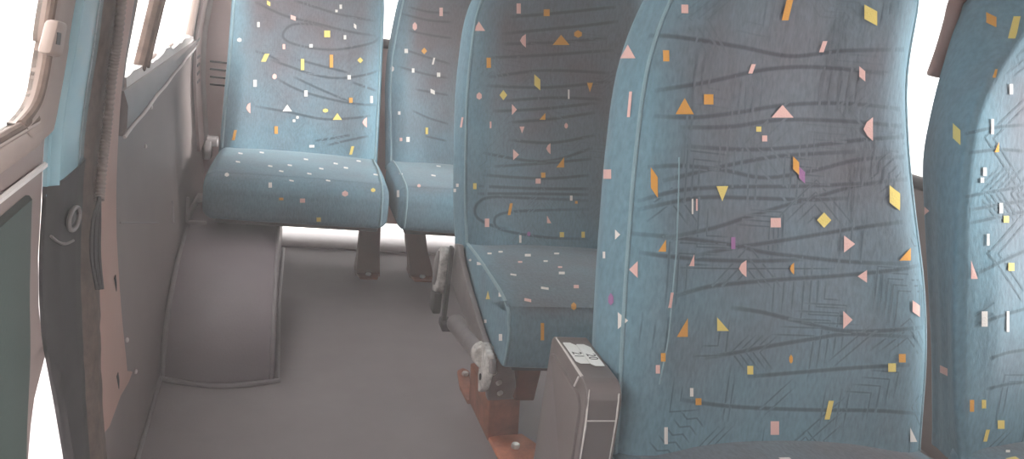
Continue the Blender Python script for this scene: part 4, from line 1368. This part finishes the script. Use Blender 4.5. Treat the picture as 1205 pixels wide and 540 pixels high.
# wheel arch
arch = thing('wheel_arch', (-0.15, 2.0, 0), 'grey vinyl wheel-arch box on the floor against the left wall', 'wheel arch')
prof = []
for k in range(25):
    a = k / 24 * pi / 2
    prof.append((2.16 - 0.50 * cos(a) ** 0.92, 0.186 * sin(a) ** 0.80))
prof += [(2.24, 0.188), (2.40, 0.186)] + [(2.40 + 0.33 * sin(k / 8 * pi / 2), 0.186 * cos(k / 8 * pi / 2)) for k in range(1, 9)]
XRs = lambda y: -0.0195 - 0.012 * max(0, min(1, (y - 1.66) / 0.5))
cols = 9
vs, fs = [], []
for y, z in prof:
    xl_ = W(y, z) + 0.003
    xr_ = XRs(y)
    for j in range(cols):
        t = j / (cols - 1)
        x = xl_ + (xr_ - 0.012 - xl_) * t
        vs.append((x, y - (0.03 * sin(pi * t) * max(0, 1 - z / 0.12) if y < 2 else 0), z + 0.006 * sin(pi * t)))
    vs.append((xr_ - 0.003, y + 0.002, max(z - 0.004, 0)))
    vs.append((xr_, y + 0.006 if y < 2.2 else y, max(z - 0.014, 0)))
    vs.append((xr_ + 0.001, max(min(y + 0.01, 2.7), 1.668), 0.0))
m = cols + 3
for i in range(len(prof) - 1):
    for j in range(m - 1):
        fs.append((i * m + j, i * m + j + 1, (i + 1) * m + j + 1, (i + 1) * m + j))
fs.append(tuple((len(prof) - 1) * m + j for j in range(m)))
fs.append(tuple(i * m for i in range(len(prof))))
obj('arch_cover', vs, fs, M['vinyl_arch'], arch, angle=50)
mb = MB()
mb.tube([(XRs(y) - 0.006, y - 0.0005, z + 0.001) for y, z in prof], 0.0045, 8)
mb.build('side_welt', M['vinyl_edge'], arch)
mb = MB()
mb.tube([(W(y, z) + 0.0075, y - 0.001, z + 0.002) for y, z in prof], 0.005, 8)
mb.build('wall_welt', M['vinyl_edge'], arch)
mb = MB()
fl = [(W(1.66, 0) + 0.006 + 0.237 * t, 1.650 - 0.031 * sin(pi * t) - 0.002 * t, 0.004) for t in [k / 14 for k in range(15)]]
mb.tube(fl, 0.0055, 8)
mb.tube([(XRs(y) + 0.008, y, 0.003) for y in [1.655 + 0.05 * k for k in range(20)]], 0.005, 8)
mb.build('floor_welt', M['vinyl_edge'], arch)
# floor mat edge turned up along the wall
mb = MB()
mb.tube([wp(y, 0.004, 0.004) for y in [0.95 + 0.05 * k for k in range(15)]], 0.004, 8)
mb.build('baseboard_left', M['vinyl_edge'], None, **ST)

# ------------------------------------------------------------------ surroundings and light
SKY0, SKY1, HAZE = 1.75, 62.0, 0.06
MB().box((-14, -14, -0.52), (14, 14, -0.50), 0).build('ground', M['ground'], smooth=False, **ST)
w = bpy.data.worlds.new('sky')
scene.world = w
w.use_nodes = True
nt = w.node_tree
bg = nt.nodes['Background']
tc = nt.nodes.new('ShaderNodeTexCoord')
dp = nt.nodes.new('ShaderNodeVectorMath'); dp.operation = 'DOT_PRODUCT'
nt.links.new(tc.outputs['Generated'], dp.inputs[0])
dp.inputs[1].default_value = Vector((0.85, -0.50, 0.22)).normalized()
mr = nt.nodes.new('ShaderNodeMapRange'); mr.interpolation_type = 'SMOOTHSTEP'
mr.inputs['From Min'].default_value = 0.972; mr.inputs['From Max'].default_value = 1.0
mr.inputs['To Min'].default_value = SKY0; mr.inputs['To Max'].default_value = SKY1
nt.links.new(dp.outputs['Value'], mr.inputs['Value'])
nt.links.new(mr.outputs['Result'], bg.inputs['Strength'])
bg.inputs['Color'].default_value = (1.0, 0.975, 0.965, 1)
if HAZE:  # added scattering volume, lifts the blacks like lens veil glare
    hm = bpy.data.materials.new('veil_haze'); hm.use_nodes = True
    hm.node_tree.nodes.clear()
    ho = hm.node_tree.nodes.new('ShaderNodeOutputMaterial')
    hv = hm.node_tree.nodes.new('ShaderNodeVolumeScatter')
    hv.inputs['Density'].default_value = HAZE
    hv.inputs['Color'].default_value = (1.0, 0.92, 0.92, 1)
    hm.node_tree.links.new(hv.outputs[0], ho.inputs['Volume'])
    hz = MB().prism([(-0.19, YF0 + 0.01, -0.02), (XR - 0.004, YF0 + 0.01, -0.02), (XR - 0.004, YR - 0.001, -0.02), (-0.36, YR - 0.001, -0.02)], (0, 0, ZR + 0.03)).build('haze', hm, smooth=False, kind='stuff')
    hz['label'] = 'thin haze volume added to imitate lens veil over the van interior'
    hz['category'] = 'haze'
scene.view_settings.view_transform = 'Standard'
scene.view_settings.look = 'None'
scene.view_settings.exposure = 1.78
scene.view_settings.gamma = 1.0
scene.view_settings.use_curve_mapping = False
scene.cycles.use_denoising = True
scene.cycles.max_bounces = 12
scene.cycles.diffuse_bounces = 8
scene.cycles.transparent_max_bounces = 16
